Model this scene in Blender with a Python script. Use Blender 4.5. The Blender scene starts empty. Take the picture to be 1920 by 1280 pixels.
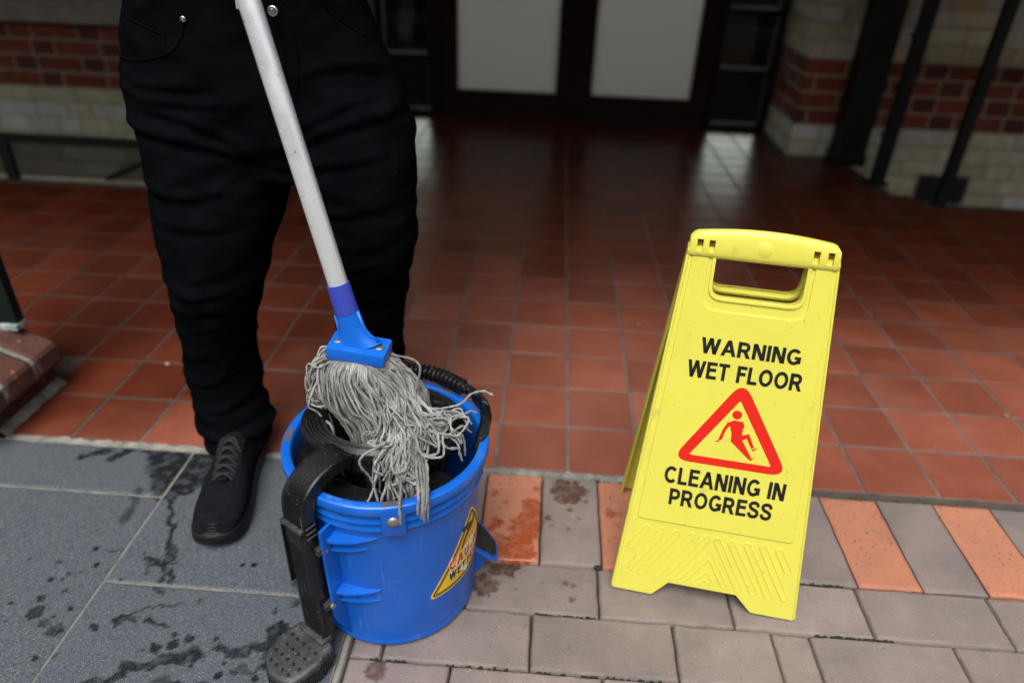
import bpy, bmesh, math, random
import numpy as np
from mathutils import Vector, Matrix
from mathutils.bvhtree import BVHTree

random.seed(7)
rng = np.random.default_rng(7)
scene = bpy.context.scene
col = scene.collection

# ------------------------------------------------------------------ camera, sky, sun, exposure
CAM = np.array([-0.07661, -1.09414, 0.96058])
FPX, PITCH, YAW, ROLL = 1306.83, 0.54043, -0.04443, 0.03936
fw = np.array([math.sin(YAW) * math.cos(PITCH), math.cos(YAW) * math.cos(PITCH), -math.sin(PITCH)])
rt = np.array([math.cos(YAW), -math.sin(YAW), 0.0])
up = np.cross(rt, fw)
RT = math.cos(ROLL) * rt + math.sin(ROLL) * up
UP = -math.sin(ROLL) * rt + math.cos(ROLL) * up
cam_data = bpy.data.cameras.new('camera')
cam = bpy.data.objects.new('camera', cam_data)
col.objects.link(cam)
cam.matrix_world = Matrix(((RT[0], UP[0], -fw[0], CAM[0]), (RT[1], UP[1], -fw[1], CAM[1]),
                           (RT[2], UP[2], -fw[2], CAM[2]), (0, 0, 0, 1)))
cam_data.sensor_width = 36.0
cam_data.lens = FPX / 1920 * 36
cam_data.clip_start = 0.02
cam_data.clip_end = 500
cam_data.dof.use_dof = True
cam_data.dof.focus_distance = 0.99
cam_data.dof.aperture_fstop = 1.9
scene.camera = cam

SUN_EL, SUN_AZ = math.radians(60), math.radians(190)     # azimuth measured from +Y towards +X
world = bpy.data.worlds.new('World')
scene.world = world
world.use_nodes = True
wn, wl = world.node_tree.nodes, world.node_tree.links
sky = wn.new('ShaderNodeTexSky')
sky.sky_type = 'NISHITA'
sky.sun_disc = False
sky.sun_elevation = SUN_EL
sky.sun_rotation = SUN_AZ
sky.dust_density = 6.0
sky.air_density = 1.2
hsv = wn.new('ShaderNodeHueSaturation')
hsv.inputs['Saturation'].default_value = 0.50               # overcast: the blue greyed by cloud
bg = wn['Background']
bg.inputs['Strength'].default_value = 0.10
wl.new(sky.outputs['Color'], hsv.inputs['Color'])
wl.new(hsv.outputs['Color'], bg.inputs['Color'])

sun_d = bpy.data.lights.new('sun', 'SUN')
sun_d.energy = 1.5
sun_d.angle = math.radians(40)
sun_d.color = (1.0, 0.98, 0.95)
sun = bpy.data.objects.new('sun', sun_d)
col.objects.link(sun)
sd = Vector((math.sin(SUN_AZ) * math.cos(SUN_EL), math.cos(SUN_AZ) * math.cos(SUN_EL), math.sin(SUN_EL)))
sun.rotation_euler = sd.to_track_quat('Z', 'Y').to_euler()
sun.location = (0, -3, 6)

vs = scene.view_settings
vs.view_transform = 'Standard'
vs.look = 'None'
vs.gamma = 1.0
vs.exposure = 0.85
vs.use_curve_mapping = False
scene.cycles.use_denoising = True
scene.cycles.max_bounces = 8
scene.cycles.caustics_reflective = False
scene.cycles.caustics_refractive = False


def project(p):
    d = np.asarray(p, float) - CAM
    z = d @ fw
    return 960 + FPX * (d @ RT) / z, 640 - FPX * (d @ UP) / z, z


# ------------------------------------------------------------------ helpers
ORG = {}


def tag(o, label=None, cat=None, group=None, kind=None):
    if label: o['label'] = label
    if cat: o['category'] = cat
    if group: o['group'] = group
    if kind: o['kind'] = kind
    return o


def root(name, loc, label, cat, group=None):
    o = bpy.data.objects.new(name, None)
    o.empty_display_size = 0.1
    col.objects.link(o)
    o.location = loc
    ORG[o] = np.array(loc, float)
    return tag(o, label, cat, group)


def new_mesh(name, verts, faces, smooth=False, autosmooth=None):
    me = bpy.data.meshes.new(name)
    me.from_pydata([tuple(map(float, v)) for v in verts], [], [tuple(map(int, f)) for f in faces])
    me.update()
    if smooth:
        me.polygons.foreach_set('use_smooth', [True] * len(me.polygons))
        if autosmooth:
            me.set_sharp_from_angle(angle=math.radians(autosmooth))
    return me


def obj(name, verts, faces, mat, parent=None, smooth=False, autosmooth=None):
    """verts in world coordinates; a child is stored relative to its thing's base"""
    v = np.asarray(verts, float)
    if parent is not None and parent in ORG:
        v = v - ORG[parent]
    me = new_mesh(name, v, faces, smooth, autosmooth)
    me.materials.append(mat)
    o = bpy.data.objects.new(name, me)
    col.objects.link(o)
    if parent is not None:
        o.parent = parent
        ORG[o] = ORG.get(parent, np.zeros(3))
    else:
        ORG[o] = np.zeros(3)
    return o


class MB:
    def __init__(s):
        s.v, s.f = [], []

    def add(s, v, f):
        n = len(s.v)
        s.v += [tuple(p) for p in v]
        s.f += [tuple(i + n for i in q) for q in f]
        return s

    def box(s, x0, x1, y0, y1, z0, z1):
        v = [(x, y, z) for z in (z0, z1) for y in (y0, y1) for x in (x0, x1)]
        return s.add(v, [(0, 2, 3, 1), (4, 5, 7, 6), (0, 1, 5, 4), (1, 3, 7, 5), (3, 2, 6, 7), (2, 0, 4, 6)])

    def obox(s, c, ax, ay, az, hx, hy, hz, b=0.0):
        """oriented box with bevelled edges"""
        v, f = bevbox(hx, hy, hz, b)
        A = np.stack([ax, ay, az], 0)
        return s.add(np.asarray(v) @ A + np.asarray(c), f)

    def tube(s, pts, r, n=8, cap=True, twist=None):
        v, f = tube(pts, r, n, cap, twist)
        return s.add(v, f)

    def out(s, name, mat, parent=None, smooth=False, autosmooth=None):
        return obj(name, s.v, s.f, mat, parent, smooth, autosmooth)


_bb = {}


def bevbox(hx, hy, hz, b):
    if b <= 0:
        m = MB().box(-hx, hx, -hy, hy, -hz, hz)
        return m.v, m.f
    bm = bmesh.new()
    bmesh.ops.create_cube(bm, size=1.0)
    for v in bm.verts:
        v.co = (v.co.x * 2 * hx, v.co.y * 2 * hy, v.co.z * 2 * hz)
    bmesh.ops.bevel(bm, geom=bm.edges[:], offset=b, segments=2, profile=0.6, affect='EDGES')
    bm.verts.index_update()
    v = [tuple(x.co) for x in bm.verts]
    f = [tuple(x.index for x in q.verts) for q in bm.faces]
    bm.free()
    return v, f


def tube(pts, r, n=8, cap=True, twist=None):
    P = np.asarray(pts, float)
    m = len(P)
    r = np.broadcast_to(np.asarray(r, float), (m,))
    T = np.gradient(P, axis=0)
    T /= np.linalg.norm(T, axis=1)[:, None] + 1e-12
    a = np.array([0, 0, 1.0]) if abs(T[0][2]) < 0.9 else np.array([1.0, 0, 0])
    N = np.cross(T[0], a); N /= np.linalg.norm(N)
    ang = np.arange(n) * 2 * math.pi / n
    V = np.zeros((m, n, 3))
    s = 0.0
    for i in range(m):
        if i:
            N = N - T[i] * (N @ T[i]); N /= np.linalg.norm(N) + 1e-12
            s += np.linalg.norm(P[i] - P[i - 1])
        B = np.cross(T[i], N)
        rr = r[i]
        if twist:
            rr = rr * (1 + 0.28 * np.cos(2 * ang - s * twist))[:, None]
        V[i] = P[i] + rr * (np.cos(ang)[:, None] * N + np.sin(ang)[:, None] * B)
    F = []
    for i in range(m - 1):
        for j in range(n):
            k = (j + 1) % n
            F.append((i * n + j, i * n + k, (i + 1) * n + k, (i + 1) * n + j))
    if cap:
        F.append(tuple(range(n - 1, -1, -1)))
        F.append(tuple((m - 1) * n + j for j in range(n)))
    return V.reshape(-1, 3), F


def spline(cp, n):
    """Catmull-Rom through control points"""
    P = np.asarray(cp, float)
    P = np.vstack([2 * P[0] - P[1], P, 2 * P[-1] - P[-2]])
    k = len(P) - 3
    t = np.linspace(0, k - 1e-6, n)
    i = t.astype(int); u = (t - i)[:, None]
    a, b, c, d = P[i], P[i + 1], P[i + 2], P[i + 3]
    return 0.5 * (2 * b + (c - a) * u + (2 * a - 5 * b + 4 * c - d) * u ** 2 + (3 * b - a - 3 * c + d) * u ** 3)


def lathe(profile, cx, cy, n=96, ex=1.0, ey=1.0, close=False):
    P = np.asarray(profile, float)
    th = np.arange(n) * 2 * math.pi / n
    V, F = [], []
    for r, z in P:
        for a in th:
            V.append((cx + r * ex * math.cos(a), cy + r * ey * math.sin(a), z))
    m = len(P)
    for i in range(m if close else m - 1):
        i2 = (i + 1) % m
        for j in range(n):
            k = (j + 1) % n
            F.append((i * n + j, i * n + k, i2 * n + k, i2 * n + j))
    return V, F


def loft(rings, n=32, pw=2.0):
    """rings: (x, y, z, rx, ry) from the bottom up; closed at both ends"""
    V, F = [], []
    for (x, y, z, rx, ry) in rings:
        for j in range(n):
            a = 2 * math.pi * j / n
            c, s = math.cos(a), math.sin(a)
            V.append((x + rx * math.copysign(abs(c) ** (2 / pw), c), y + ry * math.copysign(abs(s) ** (2 / pw), s), z))
    for i in range(len(rings) - 1):
        for j in range(n):
            k = (j + 1) % n
            F.append((i * n + j, i * n + k, (i + 1) * n + k, (i + 1) * n + j))
    F.append(tuple(range(n - 1, -1, -1)))
    F.append(tuple((len(rings) - 1) * n + j for j in range(n)))
    return V, F


def ellipsoid(c, r, n=20, m=12):
    V = [(c[0], c[1], c[2] - r[2])]
    F = []
    for i in range(1, m):
        p = math.pi * i / m
        for j in range(n):
            a = 2 * math.pi * j / n
            V.append((c[0] + r[0] * math.sin(p) * math.cos(a), c[1] + r[1] * math.sin(p) * math.sin(a), c[2] - r[2] * math.cos(p)))
    V.append((c[0], c[1], c[2] + r[2]))
    for j in range(n):
        k = (j + 1) % n
        F.append((0, 1 + k, 1 + j))
        for i in range(m - 2):
            F.append((1 + i * n + j, 1 + i * n + k, 1 + (i + 1) * n + k, 1 + (i + 1) * n + j))
        F.append((1 + (m - 2) * n + j, 1 + (m - 2) * n + k, len(V) - 1))
    return V, F


def remeshed(mb, voxel, smooth_it=8):
    """one continuous skin round everything in mb"""
    me = new_mesh('tmp', mb.v, mb.f)
    o = bpy.data.objects.new('tmp', me)
    col.objects.link(o)
    md = o.modifiers.new('r', 'REMESH'); md.mode = 'VOXEL'; md.voxel_size = voxel
    ms = o.modifiers.new('s', 'SMOOTH'); ms.factor = 0.5; ms.iterations = smooth_it
    dg = bpy.context.evaluated_depsgraph_get()
    me2 = bpy.data.meshes.new_from_object(o.evaluated_get(dg))
    v = np.array([tuple(x.co) for x in me2.vertices])
    nrm = np.array([tuple(x.normal) for x in me2.vertices])
    f = [tuple(p.vertices) for p in me2.polygons]
    bpy.data.objects.remove(o)
    bpy.data.meshes.remove(me); bpy.data.meshes.remove(me2)
    return v, f, nrm


def boolean_cut(v, f, cutters):
    me = new_mesh('tmp', v, f); o = bpy.data.objects.new('tmp', me); col.objects.link(o)
    tmp = []
    for cv, cf in cutters:
        c = bpy.data.objects.new('cut', new_mesh('cut', cv, cf)); col.objects.link(c); tmp.append(c)
        md = o.modifiers.new('b', 'BOOLEAN'); md.operation = 'DIFFERENCE'; md.object = c; md.solver = 'EXACT'
    dg = bpy.context.evaluated_depsgraph_get()
    me2 = bpy.data.meshes.new_from_object(o.evaluated_get(dg))
    v2 = np.array([tuple(x.co) for x in me2.vertices]); f2 = [tuple(p.vertices) for p in me2.polygons]
    bpy.data.objects.remove(o)
    for c in tmp: bpy.data.objects.remove(c)
    return v2, f2


def flat_shape(polys, depth, bevel=0.0, res=1):
    """closed 2D outlines (holes allowed) -> solid of the given half depth"""
    cu = bpy.data.curves.new('tmp', 'CURVE')
    cu.dimensions = '2D'; cu.fill_mode = 'BOTH'
    cu.extrude = depth; cu.bevel_depth = bevel; cu.bevel_resolution = res; cu.offset = -bevel
    for p in polys:
        s = cu.splines.new('POLY'); s.points.add(len(p) - 1)
        for k, q in enumerate(p): s.points[k].co = (q[0], q[1], 0, 1)
        s.use_cyclic_u = True
    return _curve_mesh(cu)


def _curve_mesh(cu):
    o = bpy.data.objects.new('tmp', cu); col.objects.link(o)
    dg = bpy.context.evaluated_depsgraph_get()
    me = bpy.data.meshes.new_from_object(o.evaluated_get(dg))
    v = np.array([tuple(x.co) for x in me.vertices]); f = [tuple(p.vertices) for p in me.polygons]
    bpy.data.objects.remove(o); bpy.data.meshes.remove(me)
    return v, f


def text_shape(s, x0, x1, y0, y1, depth=0.0003, bold=0.0, space=1.0):
    """grotesque capitals drawn with an even stroke"""
    S = 0.212 + bold
    h = S / 2
    def arc(cx, cy, rx, ry, a0, a1, n=14):
        return [(cx + rx * math.cos(math.radians(a)), cy + ry * math.sin(math.radians(a))) for a in np.linspace(a0, a1, n)]
    def rect(a, b, c, d): return [(a, b), (c, b), (c, d), (a, d)]
    def diag(xa, xb, y0_=0.0, y1_=1.0):     # stroke with level ends; xa at y0_, xb at y1_
        q = h * math.hypot(xb - xa, y1_ - y0_) / abs(y1_ - y0_)
        return [(xa - q, y0_), (xa + q, y0_), (xb + q, y1_), (xb - q, y1_)]
    def ribbon(P):
        P = np.array(P, float); T = np.gradient(P, axis=0); T /= np.linalg.norm(T, axis=1)[:, None] + 1e-9
        Nn = np.stack([-T[:, 1], T[:, 0]], 1)
        A, B = P + Nn * h * 0.94, P - Nn * h * 0.94
        return [[tuple(B[i]), tuple(B[i + 1]), tuple(A[i + 1]), tuple(A[i])] for i in range(len(P) - 1)]
    def bowl(w, yl, yu):       # the round of P and R
        r = (yu - yl) / 2
        return ribbon([(h, yu), (w - h - r * .9, yu)] + arc(w - h - r * .9, (yu + yl) / 2, r * .9, r, 85, -85) + [(w - h - r * .9, yl), (h, yl)])
    G = {}
    G['I'] = (S, [rect(0, 0, S, 1)])
    G['L'] = (.60, [rect(0, 0, S, 1), rect(S, 0, .60, S * .9)])
    G['F'] = (.60, [rect(0, 0, S, 1), rect(S, 1 - S * .9, .60, 1), rect(S, .44, .54, .44 + S * .9)])
    G['E'] = (.65, [rect(0, 0, S, 1), rect(S, 1 - S * .9, .64, 1), rect(S, .45, .60, .45 + S * .9), rect(S, 0, .65, S * .9)])
    G['T'] = (.68, [rect(.34 - h, 0, .34 + h, 1 - S * .9), rect(0, 1 - S * .9, .68, 1)])
    G['N'] = (.75, [rect(0, 0, S, 1), rect(.75 - S, 0, .75, 1), diag(.75 - S * .62, S * .62)])
    G['W'] = (1.12, [diag(.30, .09), diag(.30, .56), diag(.82, .56), diag(.82, 1.03)])
    G['A'] = (.86, [diag(.09, .43), diag(.77, .43), rect(.22, .23, .64, .23 + S * .85)])
    G['P'] = (.70, [rect(0, 0, S, 1)] + bowl(.70, .42, 1 - h))
    G['R'] = (.78, [rect(0, 0, S, 1), diag(.67, .42, 0, .46)] + bowl(.72, .46, 1 - h))
    G['O'] = (.86, ribbon(arc(.43, .5, .43 - h, .5 - h + .01, 0, 360, 30)))
    G['C'] = (.80, ribbon(arc(.43, .5, .43 - h, .5 - h + .01, 42, 318, 24)))
    G['G'] = (.83, ribbon(arc(.43, .5, .43 - h, .5 - h + .01, 42, 325, 24)) + [rect(.83 - S, .10, .83, .52), rect(.46, .52 - S * .85, .83 - S, .52)])
    G['S'] = (.72, ribbon(spline([(.635, .70, 0), (.55, .87, 0), (.36, .925, 0), (.16, .86, 0), (.105, .72, 0), (.20, .585, 0), (.38, .51, 0), (.565, .425, 0), (.625, .285, 0), (.55, .13, 0), (.36, .075, 0), (.16, .13, 0), (.075, .31, 0)], 40)[:, :2]))
    G['U'] = (.75, [rect(0, .3, S, 1), rect(.75 - S, .3, .75, 1)] + ribbon(arc(.375, .34, .375 - h, .34 - h, 180, 360, 16)))
    V, F, x = [], [], 0.0
    for ch in s:
        if ch == ' ': x += 0.20; continue
        w, shp = G[ch]
        for q in shp:
            n0 = len(V)
            ar = sum(q[i][0] * q[(i + 1) % 4][1] - q[(i + 1) % 4][0] * q[i][1] for i in range(4))
            if ar < 0: q = q[::-1]
            V += [(p[0] + x, p[1], -1) for p in q] + [(p[0] + x, p[1], 1) for p in q]
            F += [(n0 + 4, n0 + 5, n0 + 6, n0 + 7)] + [(n0 + i, n0 + (i + 1) % 4, n0 + 4 + (i + 1) % 4, n0 + 4 + i) for i in range(4)]
        x += w + 0.095 * space
    v = np.array(V, float)
    lo, hi = v.min(0), v.max(0)
    v[:, 0] = x0 + (v[:, 0] - lo[0]) / (hi[0] - lo[0]) * (x1 - x0)
    v[:, 1] = y0 + (v[:, 1] - 0) / 1.0 * (y1 - y0)
    v[:, 2] = v[:, 2] * depth
    return v, F


def round_poly(P, R, seg=6):
    """corner rounding; R one radius or a list"""
    P = [np.array(p, float) for p in P]
    n = len(P); out = []
    if not hasattr(R, '__len__'): R = [R] * n
    for i in range(n):
        a, b, c = P[i - 1], P[i], P[(i + 1) % n]
        if R[i] <= 0:
            out.append(tuple(b)); continue
        d1 = (a - b) / np.linalg.norm(a - b); d2 = (c - b) / np.linalg.norm(c - b)
        ang = math.acos(max(-1, min(1, d1 @ d2)))
        t = min(R[i] / math.tan(ang / 2), 0.48 * np.linalg.norm(a - b), 0.48 * np.linalg.norm(c - b))
        p1, p2 = b + d1 * t, b + d2 * t
        for k in range(seg + 1):
            u = k / seg
            out.append(tuple((1 - u) ** 2 * p1 + 2 * u * (1 - u) * b + u * u * p2))
    return out


# value noise for vertex work
_tab = rng.random((64, 64, 64))


def vnoise(p, scale=1.0, seed=0):
    q = np.asarray(p, float) * scale + seed * 17.31
    i = np.floor(q).astype(int); f = q - i
    f = f * f * (3 - 2 * f)
    r = 0
    for dx in (0, 1):
        for dy in (0, 1):
            for dz in (0, 1):
                w = (f[..., 0] if dx else 1 - f[..., 0]) * (f[..., 1] if dy else 1 - f[..., 1]) * (f[..., 2] if dz else 1 - f[..., 2])
                r = r + w * _tab[(i[..., 0] + dx) % 64, (i[..., 1] + dy) % 64, (i[..., 2] + dz) % 64]
    return r


def fbm(p, scale=1.0, oct=3, seed=0):
    r, a, t = 0, 1.0, 0
    for k in range(oct):
        r = r + a * vnoise(p, scale * 2 ** k, seed + k); t += a; a *= 0.5
    return r / t


# ------------------------------------------------------------------ materials
def material(name, color, rough=0.5, color2=None, scale=30.0, detail=4.0, rand=0.0, rvar=0.0, bump=0.0, bscale=None,
             metal=0.0, spec=0.5, speck=None, coat=0.0, wet=False, sheen=0.0, world_co=False, subsurf=0.0, scratch=None):
    m = bpy.data.materials.new(name); m.use_nodes = True
    nt = m.node_tree; N, L = nt.nodes, nt.links
    p = N['Principled BSDF']
    p.inputs['Metallic'].default_value = metal
    p.inputs['Specular IOR Level'].default_value = spec
    p.inputs['Coat Weight'].default_value = coat
    p.inputs['Coat Roughness'].default_value = 0.15
    p.inputs['Sheen Weight'].default_value = sheen
    if subsurf:
        p.inputs['Subsurface Weight'].default_value = subsurf
        p.inputs['Subsurface Radius'].default_value = (0.01, 0.008, 0.003)
        p.inputs['Subsurface Scale'].default_value = 0.5
    tc = N.new('ShaderNodeTexCoord')
    if world_co:
        co = N.new('ShaderNodeNewGeometry').outputs['Position']
    else:
        co = tc.outputs['Object']
    oi = N.new('ShaderNodeObjectInfo')
    if rand or not world_co:      # every instance shows another stretch of the pattern
        va = N.new('ShaderNodeVectorMath'); va.operation = 'MULTIPLY_ADD'
        cmb = N.new('ShaderNodeCombineXYZ')
        for k in range(3): L.new(oi.outputs['Random'], cmb.inputs[k])
        L.new(cmb.outputs[0], va.inputs[0]); va.inputs[1].default_value = (13.1, 7.7, 3.3); L.new(co, va.inputs[2])
        co2 = va.outputs[0]
    else:
        co2 = co
    nz = N.new('ShaderNodeTexNoise'); nz.inputs['Scale'].default_value = scale; nz.inputs['Detail'].default_value = detail
    nz.inputs['Roughness'].default_value = 0.62
    L.new(co2, nz.inputs['Vector'])
    mx = N.new('ShaderNodeMix'); mx.data_type = 'RGBA'
    mx.inputs['A'].default_value = (*color, 1)
    mx.inputs['B'].default_value = (*(color2 or color), 1)
    mr = N.new('ShaderNodeMapRange'); mr.inputs['From Min'].default_value = 0.34; mr.inputs['From Max'].default_value = 0.66
    L.new(nz.outputs['Fac'], mr.inputs['Value']); L.new(mr.outputs['Result'], mx.inputs['Factor'])
    c = mx.outputs['Result']
    if speck:
        for (sc, lo, sc_col, sharp) in speck:
            vn = N.new('ShaderNodeTexNoise'); vn.inputs['Scale'].default_value = sc; vn.inputs['Detail'].default_value = 2.0
            L.new(co2, vn.inputs['Vector'])
            r2 = N.new('ShaderNodeMapRange'); r2.inputs['From Min'].default_value = lo; r2.inputs['From Max'].default_value = lo + sharp
            L.new(vn.outputs['Fac'], r2.inputs['Value'])
            m2 = N.new('ShaderNodeMix'); m2.data_type = 'RGBA'; m2.inputs['B'].default_value = (*sc_col, 1)
            L.new(r2.outputs['Result'], m2.inputs['Factor']); L.new(c, m2.inputs['A'])
            c = m2.outputs['Result']
    if scratch:
        for (svec, lo, scol) in scratch:
            mpn = N.new('ShaderNodeMapping'); mpn.inputs['Scale'].default_value = svec[:3]; mpn.inputs['Rotation'].default_value = (0.2, svec[3], 0.4)
            L.new(co2, mpn.inputs['Vector'])
            sn = N.new('ShaderNodeTexNoise'); sn.inputs['Scale'].default_value = 1.0; sn.inputs['Detail'].default_value = 3.0
            L.new(mpn.outputs[0], sn.inputs['Vector'])
            r4 = N.new('ShaderNodeMapRange'); r4.inputs['From Min'].default_value = lo; r4.inputs['From Max'].default_value = lo + 0.05; r4.inputs['To Max'].default_value = 0.75
            L.new(sn.outputs['Fac'], r4.inputs['Value'])
            m4 = N.new('ShaderNodeMix'); m4.data_type = 'RGBA'; m4.inputs['B'].default_value = (*scol, 1)
            L.new(r4.outputs['Result'], m4.inputs['Factor']); L.new(c, m4.inputs['A']); c = m4.outputs['Result']
    if rand:
        isl = N.new('ShaderNodeNewGeometry')
        ad = N.new('ShaderNodeMath'); ad.operation = 'ADD'
        L.new(oi.outputs['Random'], ad.inputs[0]); L.new(isl.outputs['Random Per Island'], ad.inputs[1])
        fr = N.new('ShaderNodeMath'); fr.operation = 'FRACT'; L.new(ad.outputs[0], fr.inputs[0])
        ma = N.new('ShaderNodeMapRange'); ma.inputs['To Min'].default_value = 1 - rand; ma.inputs['To Max'].default_value = 1 + rand
        L.new(fr.outputs[0], ma.inputs['Value'])
        h = N.new('ShaderNodeHueSaturation'); L.new(ma.outputs['Result'], h.inputs['Value']); L.new(c, h.inputs['Color'])
        c = h.outputs['Color']
    rsock = None
    if rvar:
        n3 = N.new('ShaderNodeTexNoise'); n3.inputs['Scale'].default_value = scale * 0.35; n3.inputs['Detail'].default_value = 5
        L.new(co2, n3.inputs['Vector'])
        r3 = N.new('ShaderNodeMapRange'); r3.inputs['From Min'].default_value = 0.3; r3.inputs['From Max'].default_value = 0.7
        r3.inputs['To Min'].default_value = max(0.02, rough - rvar); r3.inputs['To Max'].default_value = rough + rvar
        L.new(n3.outputs['Fac'], r3.inputs['Value']); rsock = r3.outputs['Result']
    if wet:      # water lying on the stone: darker and glossier where the mesh says so
        at = N.new('ShaderNodeAttribute'); at.attribute_name = 'wet'
        dk = N.new('ShaderNodeMix'); dk.data_type = 'RGBA'; dk.blend_type = 'MULTIPLY'
        dk.inputs['B'].default_value = (*wet, 1)
        L.new(at.outputs['Fac'], dk.inputs['Factor']); L.new(c, dk.inputs['A']); c = dk.outputs['Result']
        rm = N.new('ShaderNodeMix'); rm.inputs['B'].default_value = 0.16
        L.new(at.outputs['Fac'], rm.inputs['Factor'])
        if rsock: L.new(rsock, rm.inputs['A'])
        else: rm.inputs['A'].default_value = rough
        rsock = rm.outputs['Result']
    L.new(c, p.inputs['Base Color'])
    if rsock: L.new(rsock, p.inputs['Roughness'])
    else: p.inputs['Roughness'].default_value = rough
    if bump:
        nb = N.new('ShaderNodeTexNoise'); nb.inputs['Scale'].default_value = bscale or scale * 3; nb.inputs['Detail'].default_value = 5
        L.new(co2, nb.inputs['Vector'])
        b = N.new('ShaderNodeBump'); b.inputs['Strength'].default_value = bump; b.inputs['Distance'].default_value = 0.003
        L.new(nb.outputs['Fac'], b.inputs['Height']); L.new(b.outputs['Normal'], p.inputs['Normal'])
    return m


def wet_and_shade_floor(m, tint, rough):
    """mopped wet patch at the left, plus roof shade painted as darker colour towards the back"""
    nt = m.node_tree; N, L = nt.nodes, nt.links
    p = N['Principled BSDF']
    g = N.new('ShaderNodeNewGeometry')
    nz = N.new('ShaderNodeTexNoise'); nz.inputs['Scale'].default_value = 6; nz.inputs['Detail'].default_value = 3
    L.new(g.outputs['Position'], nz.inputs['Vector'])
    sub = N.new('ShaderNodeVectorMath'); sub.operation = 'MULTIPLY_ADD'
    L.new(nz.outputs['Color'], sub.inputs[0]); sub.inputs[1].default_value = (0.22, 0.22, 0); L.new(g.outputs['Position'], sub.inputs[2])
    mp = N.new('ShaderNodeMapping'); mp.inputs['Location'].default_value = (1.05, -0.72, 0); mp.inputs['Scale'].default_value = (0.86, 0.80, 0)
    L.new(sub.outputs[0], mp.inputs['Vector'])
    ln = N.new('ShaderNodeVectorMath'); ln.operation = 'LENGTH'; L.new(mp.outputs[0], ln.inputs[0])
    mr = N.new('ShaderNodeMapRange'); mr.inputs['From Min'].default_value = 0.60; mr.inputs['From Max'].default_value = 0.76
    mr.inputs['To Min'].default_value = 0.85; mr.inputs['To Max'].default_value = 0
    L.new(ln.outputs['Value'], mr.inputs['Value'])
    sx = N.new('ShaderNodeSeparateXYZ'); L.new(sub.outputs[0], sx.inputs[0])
    my = N.new('ShaderNodeMapRange'); my.interpolation_type = 'SMOOTHSTEP'  # ramp with depth: tile colour darkened in place of roof shade
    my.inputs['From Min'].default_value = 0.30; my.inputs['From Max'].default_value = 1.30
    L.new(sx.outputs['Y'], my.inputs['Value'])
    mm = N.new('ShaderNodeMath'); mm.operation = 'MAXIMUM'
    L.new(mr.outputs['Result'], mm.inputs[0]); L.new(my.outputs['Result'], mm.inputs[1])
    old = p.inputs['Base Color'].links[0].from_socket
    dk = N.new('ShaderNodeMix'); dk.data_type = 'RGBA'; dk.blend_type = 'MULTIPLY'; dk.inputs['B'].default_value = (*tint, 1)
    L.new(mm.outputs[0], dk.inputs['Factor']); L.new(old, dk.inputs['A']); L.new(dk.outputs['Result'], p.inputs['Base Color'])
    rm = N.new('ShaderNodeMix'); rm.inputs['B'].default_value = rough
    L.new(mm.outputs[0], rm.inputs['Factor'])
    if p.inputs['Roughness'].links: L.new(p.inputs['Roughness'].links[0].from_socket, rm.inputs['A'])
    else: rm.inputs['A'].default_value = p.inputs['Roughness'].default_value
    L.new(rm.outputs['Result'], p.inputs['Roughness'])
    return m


M = {}
M['tile'] = wet_and_shade_floor(material('terracotta_tile', (0.240, 0.078, 0.048), 0.33, (0.190, 0.057, 0.035), 9, rand=0.21, rvar=0.08, bump=0.12, bscale=14,
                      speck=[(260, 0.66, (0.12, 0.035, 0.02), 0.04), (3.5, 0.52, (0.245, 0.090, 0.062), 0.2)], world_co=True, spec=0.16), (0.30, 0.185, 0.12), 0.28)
M['grout'] = material('grout', (0.150, 0.115, 0.10), 0.85, (0.085, 0.066, 0.058), 14, bump=0.2, world_co=True)
wet_and_shade_floor(M['grout'], (0.42, 0.36, 0.32), 0.6)
M['mortar_light'] = material('light_mortar', (0.28, 0.27, 0.24), 0.9, (0.15, 0.145, 0.125), 40, bump=0.5, bscale=160)
M['mortar_slab'] = material('slab_mortar', (0.19, 0.18, 0.155), 0.9, (0.11, 0.105, 0.095), 30, bump=0.4, bscale=160, world_co=True)
M['bed'] = material('dirt_joint', (0.035, 0.034, 0.028), 0.95, (0.05, 0.055, 0.03), 20, bump=0.4, world_co=True)
M['paver'] = material('grey_paver', (0.215, 0.172, 0.157), 0.75, (0.142, 0.120, 0.112), 9, detail=8.0, rand=0.09, bump=0.35, bscale=320,
                      speck=[(420, 0.70, (0.40, 0.36, 0.33), 0.03), (90, 0.72, (0.30, 0.18, 0.14), 0.06), (300, 0.69, (0.07, 0.055, 0.05), 0.03)],
                      wet=(0.42, 0.27, 0.20))
M['paver_orange'] = material('orange_paver', (0.415, 0.158, 0.085), 0.74, (0.33, 0.140, 0.088), 14, detail=8.0, rand=0.06, bump=0.35, bscale=300,
                             speck=[(170, 0.645, (0.12, 0.055, 0.045), 0.03), (260, 0.63, (0.26, 0.19, 0.165), 0.05)], wet=(0.72, 0.36, 0.18))
M['granite'] = material('bluestone', (0.046, 0.056, 0.068), 0.62, (0.080, 0.094, 0.110), 190, rand=0.05, bump=0.3, bscale=450, rvar=0.08,
                        speck=[(520, 0.62, (0.22, 0.235, 0.26), 0.05), (380, 0.60, (0.022, 0.026, 0.034), 0.05), (5, 0.56, (0.075, 0.085, 0.098), 0.3)],
                        wet=(0.12, 0.12, 0.11))
M['brick_red'] = material('red_brick', (0.23, 0.048, 0.026), 0.85, (0.17, 0.035, 0.02), 30, rand=0.16, bump=0.5, bscale=120)
M['brick_dark'] = material('dark_red_brick', (0.12, 0.028, 0.018), 0.85, (0.085, 0.022, 0.016), 30, rand=0.16, bump=0.5, bscale=120)
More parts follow.
